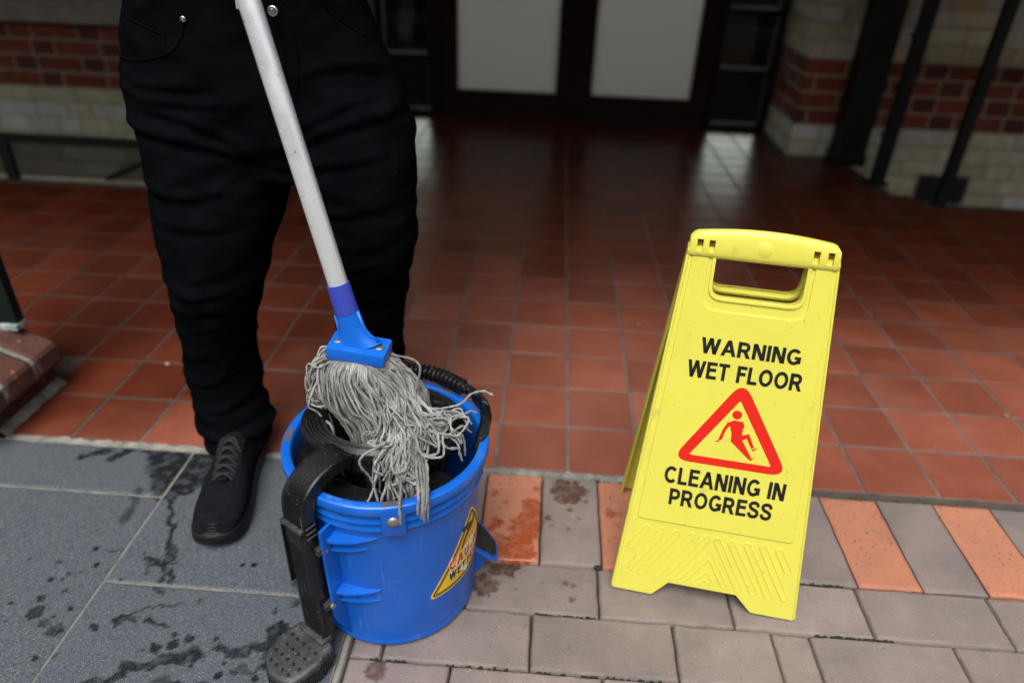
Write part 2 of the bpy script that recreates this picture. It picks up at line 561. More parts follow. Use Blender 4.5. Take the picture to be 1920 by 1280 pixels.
M['brick_cream'] = material('cream_brick', (0.58, 0.54, 0.38), 0.9, (0.45, 0.41, 0.28), 18, rand=0.18, bump=0.6, bscale=90)
M['brick_grey'] = material('pale_grey_brick', (0.60, 0.61, 0.53), 0.9, (0.50, 0.51, 0.44), 18, rand=0.12, bump=0.6, bscale=90)
M['brick_ochre'] = material('ochre_brick', (0.52, 0.40, 0.20), 0.9, (0.46, 0.37, 0.21), 18, rand=0.1, bump=0.6, bscale=90)
M['brick_cope'] = material('coping_brick', (0.080, 0.029, 0.020), 0.8, (0.055, 0.022, 0.017), 35, rand=0.1, bump=0.6, bscale=180,
                           speck=[(60, 0.68, (0.30, 0.09, 0.035), 0.05), (300, 0.7, (0.3, 0.22, 0.18), 0.03)])
M['mortar_wall'] = material('wall_mortar', (0.42, 0.36, 0.25), 0.95, (0.33, 0.28, 0.19), 40, bump=0.4)
M['concrete'] = material('concrete_sill', (0.34, 0.32, 0.26), 0.85, (0.26, 0.245, 0.20), 12, bump=0.3)
M['well'] = material('well_concrete', (0.06, 0.055, 0.05), 0.9, (0.09, 0.085, 0.075), 8, bump=0.3)
M['ceiling'] = material('verandah_lining', (0.10, 0.095, 0.085), 0.8, (0.08, 0.075, 0.07), 5)
M['green_steel'] = material('dark_green_paint', (0.0035, 0.008, 0.0065), 0.5, (0.006, 0.012, 0.010), 30, rvar=0.1, bump=0.05, spec=0.25)
M['vent'] = material('vent_blue_grey', (0.022, 0.024, 0.032), 0.7)
M['worn_paint'] = material('worn_green_white', (0.40, 0.44, 0.42), 0.8, (0.03, 0.12, 0.10), 60, bump=0.4)
M['door_wood'] = material('dark_red_timber', (0.027, 0.0052, 0.0045), 0.55, (0.017, 0.004, 0.004), 25, rvar=0.08, spec=0.2)
M['dark_frame'] = material('dark_bronze_frame', (0.005, 0.0042, 0.0042), 0.5, spec=0.2)
M['pale_trim'] = material('pale_glazing_bead', (0.06, 0.052, 0.05), 0.6)
M['frosted'] = material('frosted_glass', (0.70, 0.76, 0.73), 0.30, (0.74, 0.76, 0.70), 3, spec=0.6, coat=0.3)
M['glass_dark'] = material('dark_window_glass', (0.02, 0.025, 0.03), 0.08)
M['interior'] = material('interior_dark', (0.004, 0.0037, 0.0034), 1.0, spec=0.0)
M['yellow'] = material('yellow_plastic', (0.665, 0.630, 0.090), 0.40, (0.635, 0.600, 0.085), 12, rvar=0.06, bump=0.05, bscale=700, subsurf=0.0,
                       speck=[(14, 0.69, (0.60, 0.53, 0.06), 0.10), (160, 0.72, (0.40, 0.36, 0.10), 0.03), (30, 0.66, (0.52, 0.49, 0.10), 0.12)],
                       scratch=[((260, 260, 9, 0.5), 0.69, (0.42, 0.40, 0.12)), ((12, 300, 300, 0.2), 0.71, (0.45, 0.42, 0.12))])
M['slot_shade'] = material('painted_slot_shade', (0.30, 0.165, 0.008), 0.5, (0.20, 0.10, 0.005), 200)  # darker tone that paints the depth of the handle slots
M['black_ink'] = material('black_ink', (0.008, 0.008, 0.008), 0.5)
M['red_ink'] = material('red_ink', (0.66, 0.016, 0.007), 0.45, (0.60, 0.014, 0.006), 20)
M['blue'] = material('blue_plastic', (0.005, 0.108, 0.52), 0.32, (0.0045, 0.092, 0.45), 6, rvar=0.08, bump=0.04, bscale=300,
                     speck=[(22, 0.64, (0.04, 0.13, 0.38), 0.14), (9, 0.60, (0.010, 0.145, 0.62), 0.15), (420, 0.72, (0.12, 0.24, 0.62), 0.02)],
                     scratch=[((330, 330, 10, 0.1), 0.66, (0.07, 0.20, 0.60)), ((14, 14, 420, 0.15), 0.67, (0.06, 0.19, 0.58)), ((60, 60, 12, 0.0), 0.68, (0.05, 0.10, 0.26))])
M['blue_mop'] = material('blue_mop_plastic', (0.006, 0.130, 0.60), 0.33, (0.005, 0.11, 0.53), 20, rvar=0.05)
M['violet'] = material('violet_blue_sleeve', (0.035, 0.060, 0.40), 0.42, (0.03, 0.05, 0.34), 30)
M['black_plastic'] = material('black_plastic', (0.005, 0.005, 0.006), 0.30, (0.009, 0.009, 0.010), 40, rvar=0.10, bump=0.1, bscale=200, spec=0.35,
                              speck=[(70, 0.68, (0.055, 0.053, 0.05), 0.12)],
                              scratch=[((350, 350, 14, 0.2), 0.66, (0.09, 0.088, 0.085)), ((20, 350, 350, 0.6), 0.68, (0.10, 0.10, 0.095))])
M['rubber'] = material('scuffed_black_rubber', (0.016, 0.016, 0.018), 0.55, (0.035, 0.035, 0.037), 60, bump=0.2,
                       speck=[(35, 0.50, (0.07, 0.072, 0.078), 0.25), (260, 0.64, (0.13, 0.13, 0.13), 0.08)])
M['steel'] = material('worn_steel', (0.42, 0.40, 0.36), 0.45, (0.25, 0.22, 0.19), 80, metal=0.8)
M['dirt'] = material('grimy_plastic', (0.10, 0.085, 0.065), 0.9, (0.05, 0.05, 0.06), 60)
M['alu'] = material('brushed_aluminium', (0.82, 0.84, 0.86), 0.30, (0.76, 0.78, 0.80), 60, metal=0.55, rvar=0.08,
                    speck=[(110, 0.71, (0.10, 0.085, 0.07), 0.05)])
M['yarn'] = material('cotton_yarn', (0.34, 0.34, 0.325), 0.95, (0.14, 0.14, 0.132), 38, rand=0.32, bump=0.8, bscale=900, sheen=0.15)
M['yarn_fringe'] = material('brushed_yarn', (0.46, 0.45, 0.41), 0.95, (0.30, 0.29, 0.26), 50, rand=0.2)
M['trousers'] = material('black_cotton_twill', (0.0024, 0.0030, 0.0039), 0.9, (0.0033, 0.0040, 0.0050), 25, bump=0.3, bscale=900, spec=0.0,
                         speck=[(330, 0.775, (0.05, 0.055, 0.065), 0.02)])
M['shirt'] = material('black_cotton', (0.010, 0.010, 0.012), 0.9, spec=0.2)
M['shoe'] = material('black_mesh_upper', (0.005, 0.006, 0.008), 0.75, (0.010, 0.011, 0.014), 90, bump=0.8, bscale=900, spec=0.06)
M['sole'] = material('black_sole', (0.005, 0.005, 0.006), 0.5, spec=0.3)
M['lace'] = material('black_lace', (0.022, 0.023, 0.026), 0.9, spec=0.2)
M['silver'] = material('silver_stud', (0.75, 0.75, 0.76), 0.25, metal=1.0)
M['skin'] = material('skin', (0.45, 0.25, 0.17), 0.55, (0.40, 0.21, 0.14), 20)
M['hair'] = material('dark_hair', (0.015, 0.011, 0.009), 0.6, bump=0.6, bscale=200)
M['tag'] = material('grey_tag', (0.40, 0.40, 0.40), 0.5)
M['sticker_yellow'] = material('sticker_yellow', (0.80, 0.55, 0.02), 0.35, (0.78, 0.40, 0.015), 12)
M['sticker_black'] = material('sticker_black', (0.012, 0.010, 0.008), 0.4)
M['sticker_white'] = material('sticker_white', (0.72, 0.70, 0.66), 0.4)
M['sticker_red'] = material('sticker_red', (0.48, 0.035, 0.055), 0.4)
M['water'] = material('dirty_water', (0.006, 0.008, 0.012), 0.06)
M['leaf'] = material('green_leaf', (0.03, 0.07, 0.02), 0.6, (0.05, 0.10, 0.02), 60)
M['leaf_dry'] = material('dry_leaf', (0.40, 0.22, 0.03), 0.7)
M['pebble'] = material('pale_pebble', (0.42, 0.34, 0.30), 0.8)
M['moss'] = material('moss', (0.012, 0.017, 0.007), 0.95, (0.026, 0.038, 0.012), 200, bump=0.8)

# clear glass for the sidelights
m = bpy.data.materials.new('clear_glass'); m.use_nodes = True
N, L = m.node_tree.nodes, m.node_tree.links
tr = N.new('ShaderNodeBsdfTransparent'); tr.inputs['Color'].default_value = (0.86, 0.90, 0.88, 1)
gl = N.new('ShaderNodeBsdfGlossy'); gl.inputs['Roughness'].default_value = 0.03
fr = N.new('ShaderNodeFresnel'); fr.inputs['IOR'].default_value = 1.3
ms = N.new('ShaderNodeMixShader')
L.new(fr.outputs[0], ms.inputs[0]); L.new(tr.outputs[0], ms.inputs[1]); L.new(gl.outputs[0], ms.inputs[2])
L.new(ms.outputs[0], N['Material Output'].inputs['Surface'])
M['glass'] = m
m = M['frosted']
N, L = m.node_tree.nodes, m.node_tree.links
rf = N.new('ShaderNodeBsdfRefraction'); rf.inputs['Roughness'].default_value = 0.60; rf.inputs['IOR'].default_value = 1.02
rf.inputs['Color'].default_value = (0.90, 0.92, 0.89, 1)
tl = N.new('ShaderNodeBsdfTranslucent'); tl.inputs['Color'].default_value = (0.84, 0.85, 0.81, 1)
mx1 = N.new('ShaderNodeMixShader'); mx1.inputs[0].default_value = 0.85
mx2 = N.new('ShaderNodeMixShader'); mx2.inputs[0].default_value = 0.80
L.new(rf.outputs[0], mx1.inputs[1]); L.new(tl.outputs[0], mx1.inputs[2])
L.new(N['Principled BSDF'].outputs[0], mx2.inputs[1]); L.new(mx1.outputs[0], mx2.inputs[2])
L.new(mx2.outputs[0], N['Material Output'].inputs['Surface'])
m = bpy.data.materials.new('daylit_window'); m.use_nodes = True
N, L = m.node_tree.nodes, m.node_tree.links
em = N.new('ShaderNodeEmission'); em.inputs['Color'].default_value = (0.98, 1.0, 0.95, 1); em.inputs['Strength'].default_value = 3.6
L.new(em.outputs[0], N['Material Output'].inputs['Surface'])
M['lit'] = m
M['backlight'] = m.copy()  # glow of the added panel behind the frosted doors
for n_ in M['backlight'].node_tree.nodes:
    if n_.type == 'EMISSION': n_.inputs['Strength'].default_value = 4.4

# ------------------------------------------------------------------ the setting: ground, tiled floor, building
FLOOR_POLY = [(-5, 0.0), (5, 0.0), (5, 1.85), (1.44, 1.85), (1.37, 2.5), (1.12, 2.5), (1.12, 3.05), (-1.06, 3.05), (-1.06, 2.5),
              (-1.30, 2.5), (-1.38, 1.55), (-5, 1.55)]


def prism(poly, z0, z1):
    n = len(poly)
    v = [(x, y, z0) for x, y in poly] + [(x, y, z1) for x, y in poly]
    f = [tuple(range(n - 1, -1, -1)), tuple(range(n, 2 * n))]
    f += [(i, (i + 1) % n, n + (i + 1) % n, n + i) for i in range(n)]
    return v, f


v, f = prism([(-30, -40), (30, -40), (30, -0.001), (-30, -0.001)], -0.4, -0.014)
ground = tag(obj('ground', v, f, M['bed']), kind='structure')
v, f = prism([(-30, 0.0), (30, 0.0), (30, 12), (-30, 12)], -0.9, -0.7)
tag(obj('lower_ground', v, f, M['well']), kind='structure')
v, f = prism(FLOOR_POLY, -0.71, -0.0016)
floor = tag(obj('tiled_floor', v, f, M['grout']), kind='structure')


def chamfer_block(lx, ly, h, b, jit=0.0):
    """top-chamfered block, centre of the top face at the origin, open below"""
    V, F = [], []
    rings = [(lx / 2, ly / 2, -h), (lx / 2, ly / 2, -b), (lx / 2 - b * 0.35, ly / 2 - b * 0.35, -b * 0.3), (lx / 2 - b, ly / 2 - b, 0)]
    for x, y, z in rings:
        V += [(-x, -y, z), (x, -y, z), (x, y, z), (-x, y, z)]
    if jit:
        V = [(p[0] + random.uniform(-jit, jit), p[1] + random.uniform(-jit, jit), p[2]) for p in V]
    for i in range(3):
        for j in range(4):
            k = (j + 1) % 4
            F.append((4 * i + j, 4 * i + k, 4 * i + 4 + k, 4 * i + 4 + j))
    F.append((12, 13, 14, 15))
    return V, F


T = 0.15
tile_meshes = []
for k in range(4):
    v, f = chamfer_block(0.1425, 0.1425, 0.02, 0.0016, 0.0006)
    me = new_mesh('tile', v, f); me.materials.append(M['tile']); tile_meshes.append(me)


def in_poly(x, y, P):
    c = False
    for i in range(len(P)):
        (x1, y1), (x2, y2) = P[i], P[i - 1]
        if (y1 > y) != (y2 > y) and x < (x2 - x1) * (y - y1) / (y2 - y1) + x1:
            c = not c
    return c


cand = []
for i in range(-33, 33):
    for j in range(0, 21):
        cx, cy = (i + 0.5) * T, (j + 0.5) * T
        if not in_poly(cx, cy, FLOOR_POLY): continue
        if -1.46 < cx < -1.19 and cy < 0.36: continue
        y0, y1 = j * T + 0.00375, (j + 1) * T - 0.00375
        if cx > 1.44: y1 = min(y1, 1.848)
        if cx < -1.38: y1 = min(y1, 1.548)
        if abs(cx) > 1.1: y1 = min(y1, 2.498)
        px, py, pz = project((cx, cy, 0))
        area = 0
        if pz > 0.1 and -60 < px < 1980 and -40 < py < 1330:
            q = np.array([project((cx + a * T / 2, cy + b * T / 2, 0))[:2] for a, b in ((-1, -1), (1, -1), (1, 1), (-1, 1))])
            area = 0.5 * abs(np.dot(q[:, 0], np.roll(q[:, 1], 1)) - np.dot(q[:, 1], np.roll(q[:, 0], 1)))
        cand.append((area, cx, cy, y0, y1))
cand.sort(key=lambda t: -t[0])
rest = MB()
for n, (area, cx, cy, y0, y1) in enumerate(cand):
    full = (y1 - y0) > 0.14
    tz = random.uniform(-0.0005, 0.0005)
    rx, ry = random.gauss(0, 0.0022), random.gauss(0, 0.0022)
    if n < 296 and area > 0:
        if full:
            me = random.choice(tile_meshes)
        else:
            v, f = chamfer_block(0.1425, y1 - y0, 0.02, 0.0016, 0.0006)
            me = new_mesh('tile', v, f); me.materials.append(M['tile'])
        o = bpy.data.objects.new('tile', me); col.objects.link(o); o.parent = floor
        o.location = (cx, (y0 + y1) / 2, tz); o.rotation_euler = (rx, ry, 0)
    else:
        v, f = chamfer_block(0.1425, y1 - y0, 0.02, 0.0016)
        v = np.array(v); v[:, 2] += v[:, 0] * ry * -1 + v[:, 1] * rx + tz
        rest.add(v + np.array([cx, (y0 + y1) / 2, 0]), f)
o = rest.out('tile_field', M['tile'], floor); tag(o, kind='stuff')

# crumbling mortar strip along the front edge of the tiles
def rough_strip(x0, x1, y0, y1, z, seg, amp, seed):
    xs = np.linspace(x0, x1, seg)
    V, F = [], []
    for i, x in enumerate(xs):
        a = (vnoise(np.array([x, 0.3, 0.1]), 60, seed) - 0.5) * amp
        b = (vnoise(np.array([x, 7.3, 0.1]), 60, seed) - 0.5) * amp
        h = (vnoise(np.array([x, 3.3, 0.1]), 90, seed) - 0.5) * 0.003
        V += [(x, y0 + a, -0.012), (x, y0 + a + 0.002, z + h), (x, y1 + b - 0.002, z - h), (x, y1 + b, -0.012)]
    for i in range(seg - 1):
        for k in range(3):
            F.append((4 * i + k, 4 * i + 4 + k, 4 * i + 5 + k, 4 * i + 1 + k))
    return V, F


v, f = rough_strip(-1.18, 0.17, -0.0165, 0.003, -0.0015, 260, 0.006, 3)
tag(obj('mortar_strip', v, f, M['mortar_light'], ground), kind=None)

# ---------------- pavement: bluestone slabs and clay pavers, with the drips and mop trails on them
def seg_d(x, y, a, b):
    ax, ay = a; bx, by = b
    dx, dy = bx - ax, by - ay
    t = np.clip(((x - ax) * dx + (y - ay) * dy) / (dx * dx + dy * dy + 1e-12), 0, 1)
    return np.hypot(x - ax - t * dx, y - ay - t * dy), t


def wetness(x, y):
    """0..1 from drawn trails and drops (world x, y)"""
    p = np.stack([x, y, 0 * x], -1)
    wx = x + (fbm(p, 50, 4, 1) - 0.5) * 0.034
    wy = y + (fbm(p, 50, 4, 5) - 0.5) * 0.034
    W = np.zeros_like(x)
    for (a, b, ra, rb, s) in TRAILS:
        d, t = seg_d(wx, wy, a, b)
        r = (ra + (rb - ra) * t) * (0.72 if a[1] < -0.34 else 0.9)
        m = np.clip((r - d) / 0.004 + 0.5, 0, 1)
        W = np.maximum(W, m * s)
    for (cx, cy, r, s) in DROPS:
        I = np.where((np.abs(x - cx) < 2 * r) & (np.abs(y - cy) < 2 * r))[0]
        if len(I) == 0: continue
        dx, dy = x[I] - cx, y[I] - cy
        d = np.hypot(dx, dy); a = np.arctan2(dy, dx)
        ring = np.stack([np.cos(a), np.sin(a), 0 * a + cx * 37 + cy * 91], -1)
        k = r * (0.62 + 0.55 * vnoise(ring, 1.3, 9) + 0.42 * (vnoise(ring, 5.0, 4) - 0.5) + 0.30 * (vnoise(ring, 12.0, 6) - 0.5))
        W[I] = np.maximum(W[I], np.clip((k - d) / 0.0026 + 0.5, 0, 1) * s)
    # patchy, half dried
    W = W * np.clip(0.70 + 1.9 * (fbm(p, 90, 4, 11) - 0.40), 0, 1)
    return W


TRAILS = [  # long streaks from the mopped edge over the slabs
    ((-0.83, -0.01), (-0.75, -0.10), 0.050, 0.045, 0.95), ((-0.75, -0.015), (-0.66, -0.05), 0.055, 0.030, 0.9),
    ((-0.80, -0.06), (-0.78, -0.14), 0.050, 0.020, 0.8), ((-0.90, -0.012), (-0.93, -0.055), 0.016, 0.010, 0.9),
    ((-0.955, -0.035), (-0.985, -0.048), 0.012, 0.010, 0.9), ((-0.72, -0.06), (-0.69, -0.125), 0.016, 0.005, 0.85),
    ((-0.83, -0.14), (-0.815, -0.215), 0.010, 0.006, 0.6), ((-0.765, -0.12), (-0.745, -0.17), 0.014, 0.007, 0.9),
    ((-0.745, -0.17), (-0.705, -0.25), 0.007, 0.006, 0.9), ((-0.705, -0.25), (-0.690, -0.30), 0.006, 0.010, 0.9),
    ((-0.735, -0.302), (-0.675, -0.298), 0.005, 0.004, 0.85), ((-0.688, -0.305), (-0.672, -0.365), 0.008, 0.004, 0.8),
    ((-0.672, -0.315), (-0.660, -0.34), 0.006, 0.004, 0.8), ((-0.74, -0.28), (-0.715, -0.32), 0.003, 0.003, 0.8),
    ((-0.80, -0.285), (-0.77, -0.275), 0.003, 0.002, 0.7),
    ((-0.70, -0.405), (-0.62, -0.375), 0.004, 0.002, 0.7), ((-0.715, -0.415), (-0.685, -0.412), 0.010, 0.007, 0.85),
    ((-0.665, -0.412), (-0.625, -0.425), 0.007, 0.005, 0.85), ((-0.50, -0.458), (-0.44, -0.415), 0.014, 0.008, 0.8),
    ((-0.54, -0.452), (-0.49, -0.462), 0.010, 0.013, 0.8), ((-0.66, -0.495), (-0.565, -0.470), 0.010, 0.018, 0.85),
    ((-0.70, -0.53), (-0.655, -0.505), 0.015, 0.010, 0.85), ((-0.60, -0.51), (-0.47, -0.53), 0.010, 0.016, 0.8),
    ((-0.50, -0.488), (-0.43, -0.462), 0.006, 0.004, 0.7), ((-0.72, -0.60), (-0.55, -0.56), 0.03, 0.02, 0.8),
    ((-0.395, -0.404), (-0.385, -0.425), 0.018, 0.006, 0.9),
]
DROPS = [(-0.862, -0.352, .006, .8), (-0.84, -0.338, .005, .8), (-0.825, -0.372, .005, .7), (-0.855, -0.388, .009, .8),
         (-0.845, -0.415, .014, .85), (-0.82, -0.432, .009, .8), (-0.795, -0.442, .013, .8), (-0.74, -0.433, .009, .8),
         (-0.75, -0.342, .004, .8), (-0.775, -0.345, .004, .7), (-0.60, -0.372, .006, .85), (-0.63, -0.46, .010, .85),
         (-0.605, -0.452, .010, .85), (-0.585, -0.440, .009, .85), (-0.61, -0.435, .006, .8), (-0.545, -0.436, .005, .8),
         (-0.445, -0.362, .009, .8), (-0.43, -0.36, .007, .8), (-0.455, -0.415, .020, .9), (-0.40, -0.405, .022, .9),
         (-0.42, -0.437, .006, .8), (-0.425, -0.45, .006, .8), (-0.44, -0.475, .008, .8), (-0.455, -0.318, .012, .85),
         (-0.46, -0.278, .006, .8), (-0.475, -0.29, .004, .8), (-0.63, -0.252, .003, .8), (-0.64, -0.30, .003, .8),
         # on the pavers
         (-0.003, -0.056, .040, 1.0), (-0.070, -0.10, .022, .9), (-0.063, -0.055, .008, .8), (-0.088, -0.165, .034, .95),
         (-0.068, -0.135, .028, .95), (-0.115, -0.205, .030, .9), (-0.085, -0.215, .030, .9), (-0.135, -0.155, .014, .9), (-0.146, -0.168, .010, .9),
         (-0.145, -0.075, .010, .8), (-0.12, -0.10, .006, .7),
         (-0.108, -0.253, .026, 1.0), (-0.128, -0.262, .014, 1.0), (-0.146, -0.297, .024, 1.0), (0.003, -0.106, .006, .9),
         (-0.038, -0.131, .008, .8), (0.035, -0.08, .006, .8), (0.020, -0.128, .005, .6), (-0.03, -0.15, .005, .6), (0.0, -0.157, .006, .6),
         (0.082, -0.108, .012, .8), (0.1, -0.105, .008, .7), (0.095, -0.14, .005, .6), (-0.2865, -0.467, .020, .9),
         (-0.045, -0.283, .004, .6), (-0.005, -0.28, .007, .7), (0.008, -0.283, .006, .6), (0.005, -0.312, .007, .7),
         (-0.07, -0.372, .003, .7), (-0.078, -0.395, .003, .7), (0.0, -0.404, .003, .5), (-0.09, -0.30, .004, .5)]


_r = random.Random(3)
for _ in range(70):
    DROPS.append((_r.uniform(-0.95, -0.38), _r.uniform(-0.60, -0.27), _r.choice([.0022, .003, .004, .006]), _r.uniform(.6, .95)))
for _ in range(30):
    DROPS.append((_r.gauss(-0.42, .05), _r.gauss(-0.44, .04), _r.choice([.003, .005, .007]), .9))


def gridded_block(x0, x1, y0, y1, h, b, step, z=0.0, jit=0.0, ztilt=(0, 0)):
    """a block with a finely divided top that carries the wetness"""
    nx, ny = max(2, int((x1 - x0) / step)), max(2, int((y1 - y0) / step))
    xs, ys = np.linspace(x0, x1, nx + 1), np.linspace(y0, y1, ny + 1)
    X, Y = np.meshgrid(xs, ys, indexing='ij')
    e = np.minimum.reduce([X - x0, x1 - X, Y - y0, y1 - Y])
    p = np.stack([X, Y, 0 * X], -1)
    bb = b * (0.6 + 0.9 * vnoise(p, 40, 4))
    Z = z - np.where(e < bb, b * (1 - np.sqrt(np.clip(1 - (1 - e / bb) ** 2, 0, 1))), 0) + (fbm(p, 25, 3, 8) - 0.5) * 0.0012
    Z = Z + (X - (x0 + x1) / 2) * ztilt[0] + (Y - (y0 + y1) / 2) * ztilt[1]
    X = X + (vnoise(p, 45, 21) - 0.5) * jit; Y = Y + (vnoise(p, 45, 22) - 0.5) * jit
    V = np.stack([X, Y, Z], -1).reshape(-1, 3)
    idx = np.arange((nx + 1) * (ny + 1)).reshape(nx + 1, ny + 1)
    F = np.stack([idx[:-1, :-1], idx[1:, :-1], idx[1:, 1:], idx[:-1, 1:]], -1).reshape(-1, 4).tolist()
    loop = list(idx[:, 0]) + list(idx[-1, 1:]) + list(idx[-2::-1, -1]) + list(idx[0, -2:0:-1])
    base = len(V)
    V = np.vstack([V, np.array([(V[i][0], V[i][1], z - h) for i in loop])])
    n = len(loop)
    for k in range(n):
        k2 = (k + 1) % n
        F.append((loop[k2], loop[k], base + k, base + k2))
    return V, F


def stone(name, x0, x1, y0, y1, mat, parent, step, b, z=0.0, jit=0.0, tilt=(0, 0)):
    V, F = gridded_block(x0, x1, y0, y1, 0.02, b, step, z, jit, tilt)
    o = obj(name, V, F, mat, parent, smooth=True, autosmooth=50)
    w = wetness(V[:, 0], V[:, 1])
    if w.max() > 0.02:
        a = o.data.attributes.new('wet', 'FLOAT', 'POINT'); a.data.foreach_set('value', w.astype(np.float32))
    return o


# slabs
slab_spec = [(-1.70, -0.7775, -0.1460, -0.0155), (-1.70, -0.7775, -0.90, -0.1495), (-0.7742, -0.352, -0.3448, -0.0165),
             (-0.7742, -0.352, -0.90, -0.3480), (-2.6, -1.705, -0.4, -0.0155), (-2.6, -1.705, -0.9, -0.405)]
for k, s in enumerate(slab_spec):
    stone('bluestone_slab', *s, M['granite'], ground, 0.0024 if k in (1, 2, 3) else 0.005, 0.0018, z=-0.002)
mb = MB().box(-2.6, -0.350, -0.9, -0.012, -0.0138, -0.0036)
mb.out('slab_joint_mortar', M['mortar_slab'], ground)
V, F = gridded_block(-0.349, -0.3385, -0.9, -0.017, 0.02, 0.003, 0.003, z=0.0005)
obj('edging_strip', V, F, M['mortar_light'], ground, smooth=True)

# row of alternating soldier pavers, then running courses
pk = 0
edges = [-0.162 + 0.1107 * k for k in range(-2, 14)]
for k in range(len(edges) - 1):
    x0, x1 = max(edges[k], -0.335), edges[k + 1]
    if x1 - x0 < 0.03: continue
    orange = (k - 2) % 2 == 0
    stone('paver', x0 + 0.0016, x1 - 0.0016, -0.2392, -0.0185, M['paver_orange'] if orange else M['paver'], ground,
          0.0026 if x0 < 0.2 else 0.005, 0.003, z=-0.001 + random.uniform(-.0012, .0012), jit=0.002,
          tilt=(random.gauss(0, .004), random.gauss(0, .003)))
rows = [(-0.3430, -0.2440, [-0.335, -0.171, 0.0505, 0.269, 0.492, 0.713, 0.935, 1.157, 1.38]),
        (-0.4460, -0.3475, [-0.335, -0.2855, -0.060, 0.166, 0.324, 0.385, 0.611, 0.832, 1.05, 1.27]),
        (-0.5500, -0.4505, [-0.335, -0.1785, 0.050, 0.272, 0.495, 0.716, 0.938, 1.16]),
        (-0.6540, -0.5545, [-0.335, -0.285, -0.06, 0.165, 0.388, 0.611, 0.834, 1.06]),
        (-0.7580, -0.6585, [-0.335, -0.17, 0.05, 0.272, 0.495, 0.716, 0.938]),
        (-0.8620, -0.7625, [-0.335, -0.285, -0.06, 0.165, 0.388, 0.611, 0.834])]
for r, (y0, y1, xs) in enumerate(rows):
    for a, b in zip(xs[:-1], xs[1:]):
        stone('paver', a + 0.0017, b - 0.0017, y0 - 0.0003, y1 + 0.0003, M['paver'], ground, 0.0028 if r < 3 else 0.006, 0.0036,
              z=-0.001 + random.uniform(-.0012, .0012), jit=0.002, tilt=(random.gauss(0, .003), random.gauss(0, .005)))
# moss in the joints
mb = MB()
for (x0, x1, y, n) in ((-0.33, 1.2, -0.2412, 900), (-0.33, 1.3, -0.3452, 700), (-0.33, 1.2, -0.4482, 400), (-0.1, 1.3, -0.0165, 250)):
    for k in range(n):
        x = random.uniform(x0, x1)
        if vnoise(np.array([x, y, 0.5]), 14, 3) < 0.60: continue
        r = random.uniform(0.0012, 0.0028)
        v, f = ellipsoid((x, y + random.gauss(0, 0.0012), -0.008), (r * 1.5, r, 0.004 + random.random() * 0.003), 5, 4)
        mb.add(v, f)
v, f = ellipsoid((0.052, -0.239, -0.004), (0.009, 0.005, 0.005), 10, 6); mb.add(v, f)
tag(mb.out('moss_in_joints', M['moss'], None), 'low green moss growing along the joints of the grey pavers', 'moss', kind='stuff')

# ---------------- brick walls either side of the entrance
def brick_mesh(l, h, d, mat, rough=0.0015):
    """face towards -y, centred on its face"""
    b = 0.004
    V, F = [], []
    for x, z, y in ((l / 2, h / 2, d), (l / 2, h / 2, b), (l / 2 - b * .4, h / 2 - b * .4, b * .25), (l / 2 - b, h / 2 - b, 0)):
        V += [(-x, y, -z), (x, y, -z), (x, y, z), (-x, y, z)]
    V = [(p[0] + random.uniform(-rough, rough), p[1] + random.uniform(-rough, rough) * .5, p[2] + random.uniform(-rough, rough)) for p in V]
    for i in range(3):
        for j in range(4):
            k = (j + 1) % 4
            F.append((4 * i + j, 4 * i + k, 4 * i + 4 + k, 4 * i + 4 + j))
    F.append((12, 13, 14, 15))
    me = new_mesh('brick', V, F); me.materials.append(mat)
    return me


PITCH_Z, JOINT = 0.0765, 0.010
RED0 = 0.155                          # bottom of the red band
bcache = {}


def get_brick(l, mat, rough):
    key = (round(l, 3), mat.name, random.randrange(3))
    if key not in bcache:
        bcache[key] = brick_mesh(l, PITCH_Z - JOINT, 0.03, mat, rough)
    return bcache[key]


def lay_bricks(wall, x0, x1, yface, c0, c1, rotz=0.0, origin=None):
    """courses c0..c1 counted from the bottom of the red band; along +x from x0 to x1 (or turned about origin)"""
    for c in range(c0, c1):
        z = RED0 + (c + 0.5) * PITCH_Z
        red = 0 <= c < 4
        x = x0
        head = c % 2 == 0
        off = random.uniform(0.02, 0.2) if not red else (0.07 if head else 0.0) + 0.05 * c % 0.11
        first = True
        while x < x1 - 0.025:
            if red:
                l = 0.108 if head else 0.225
            else:
                l = random.choice([0.108, 0.225, 0.225, 0.20, 0.15, 0.17])
            if first: l = max(0.05, l - off)
            first = False
            l = min(l, x1 - x - 0.002)
            if l < 0.02: break
            if red: mat = M['brick_dark'] if (head and random.random() < 0.75) or random.random() < 0.12 else M['brick_red']
            else:
                q = random.random()
                mat = M['brick_cream'] if q < .62 else M['brick_grey'] if q < .94 else M['brick_ochre']
            o = bpy.data.objects.new('brick', get_brick(l, mat, 0.0012 if red else 0.004)); col.objects.link(o)
            o.parent = wall
            if origin is None:
                o.location = (x + l / 2, yface + random.uniform(-.002, .002), z)
            else:
                o.location = (origin[0] + math.cos(rotz) * (x + l / 2), origin[1] + math.sin(rotz) * (x + l / 2), z)
                o.rotation_euler = (0, 0, rotz)
            head = not head
            x += l + JOINT


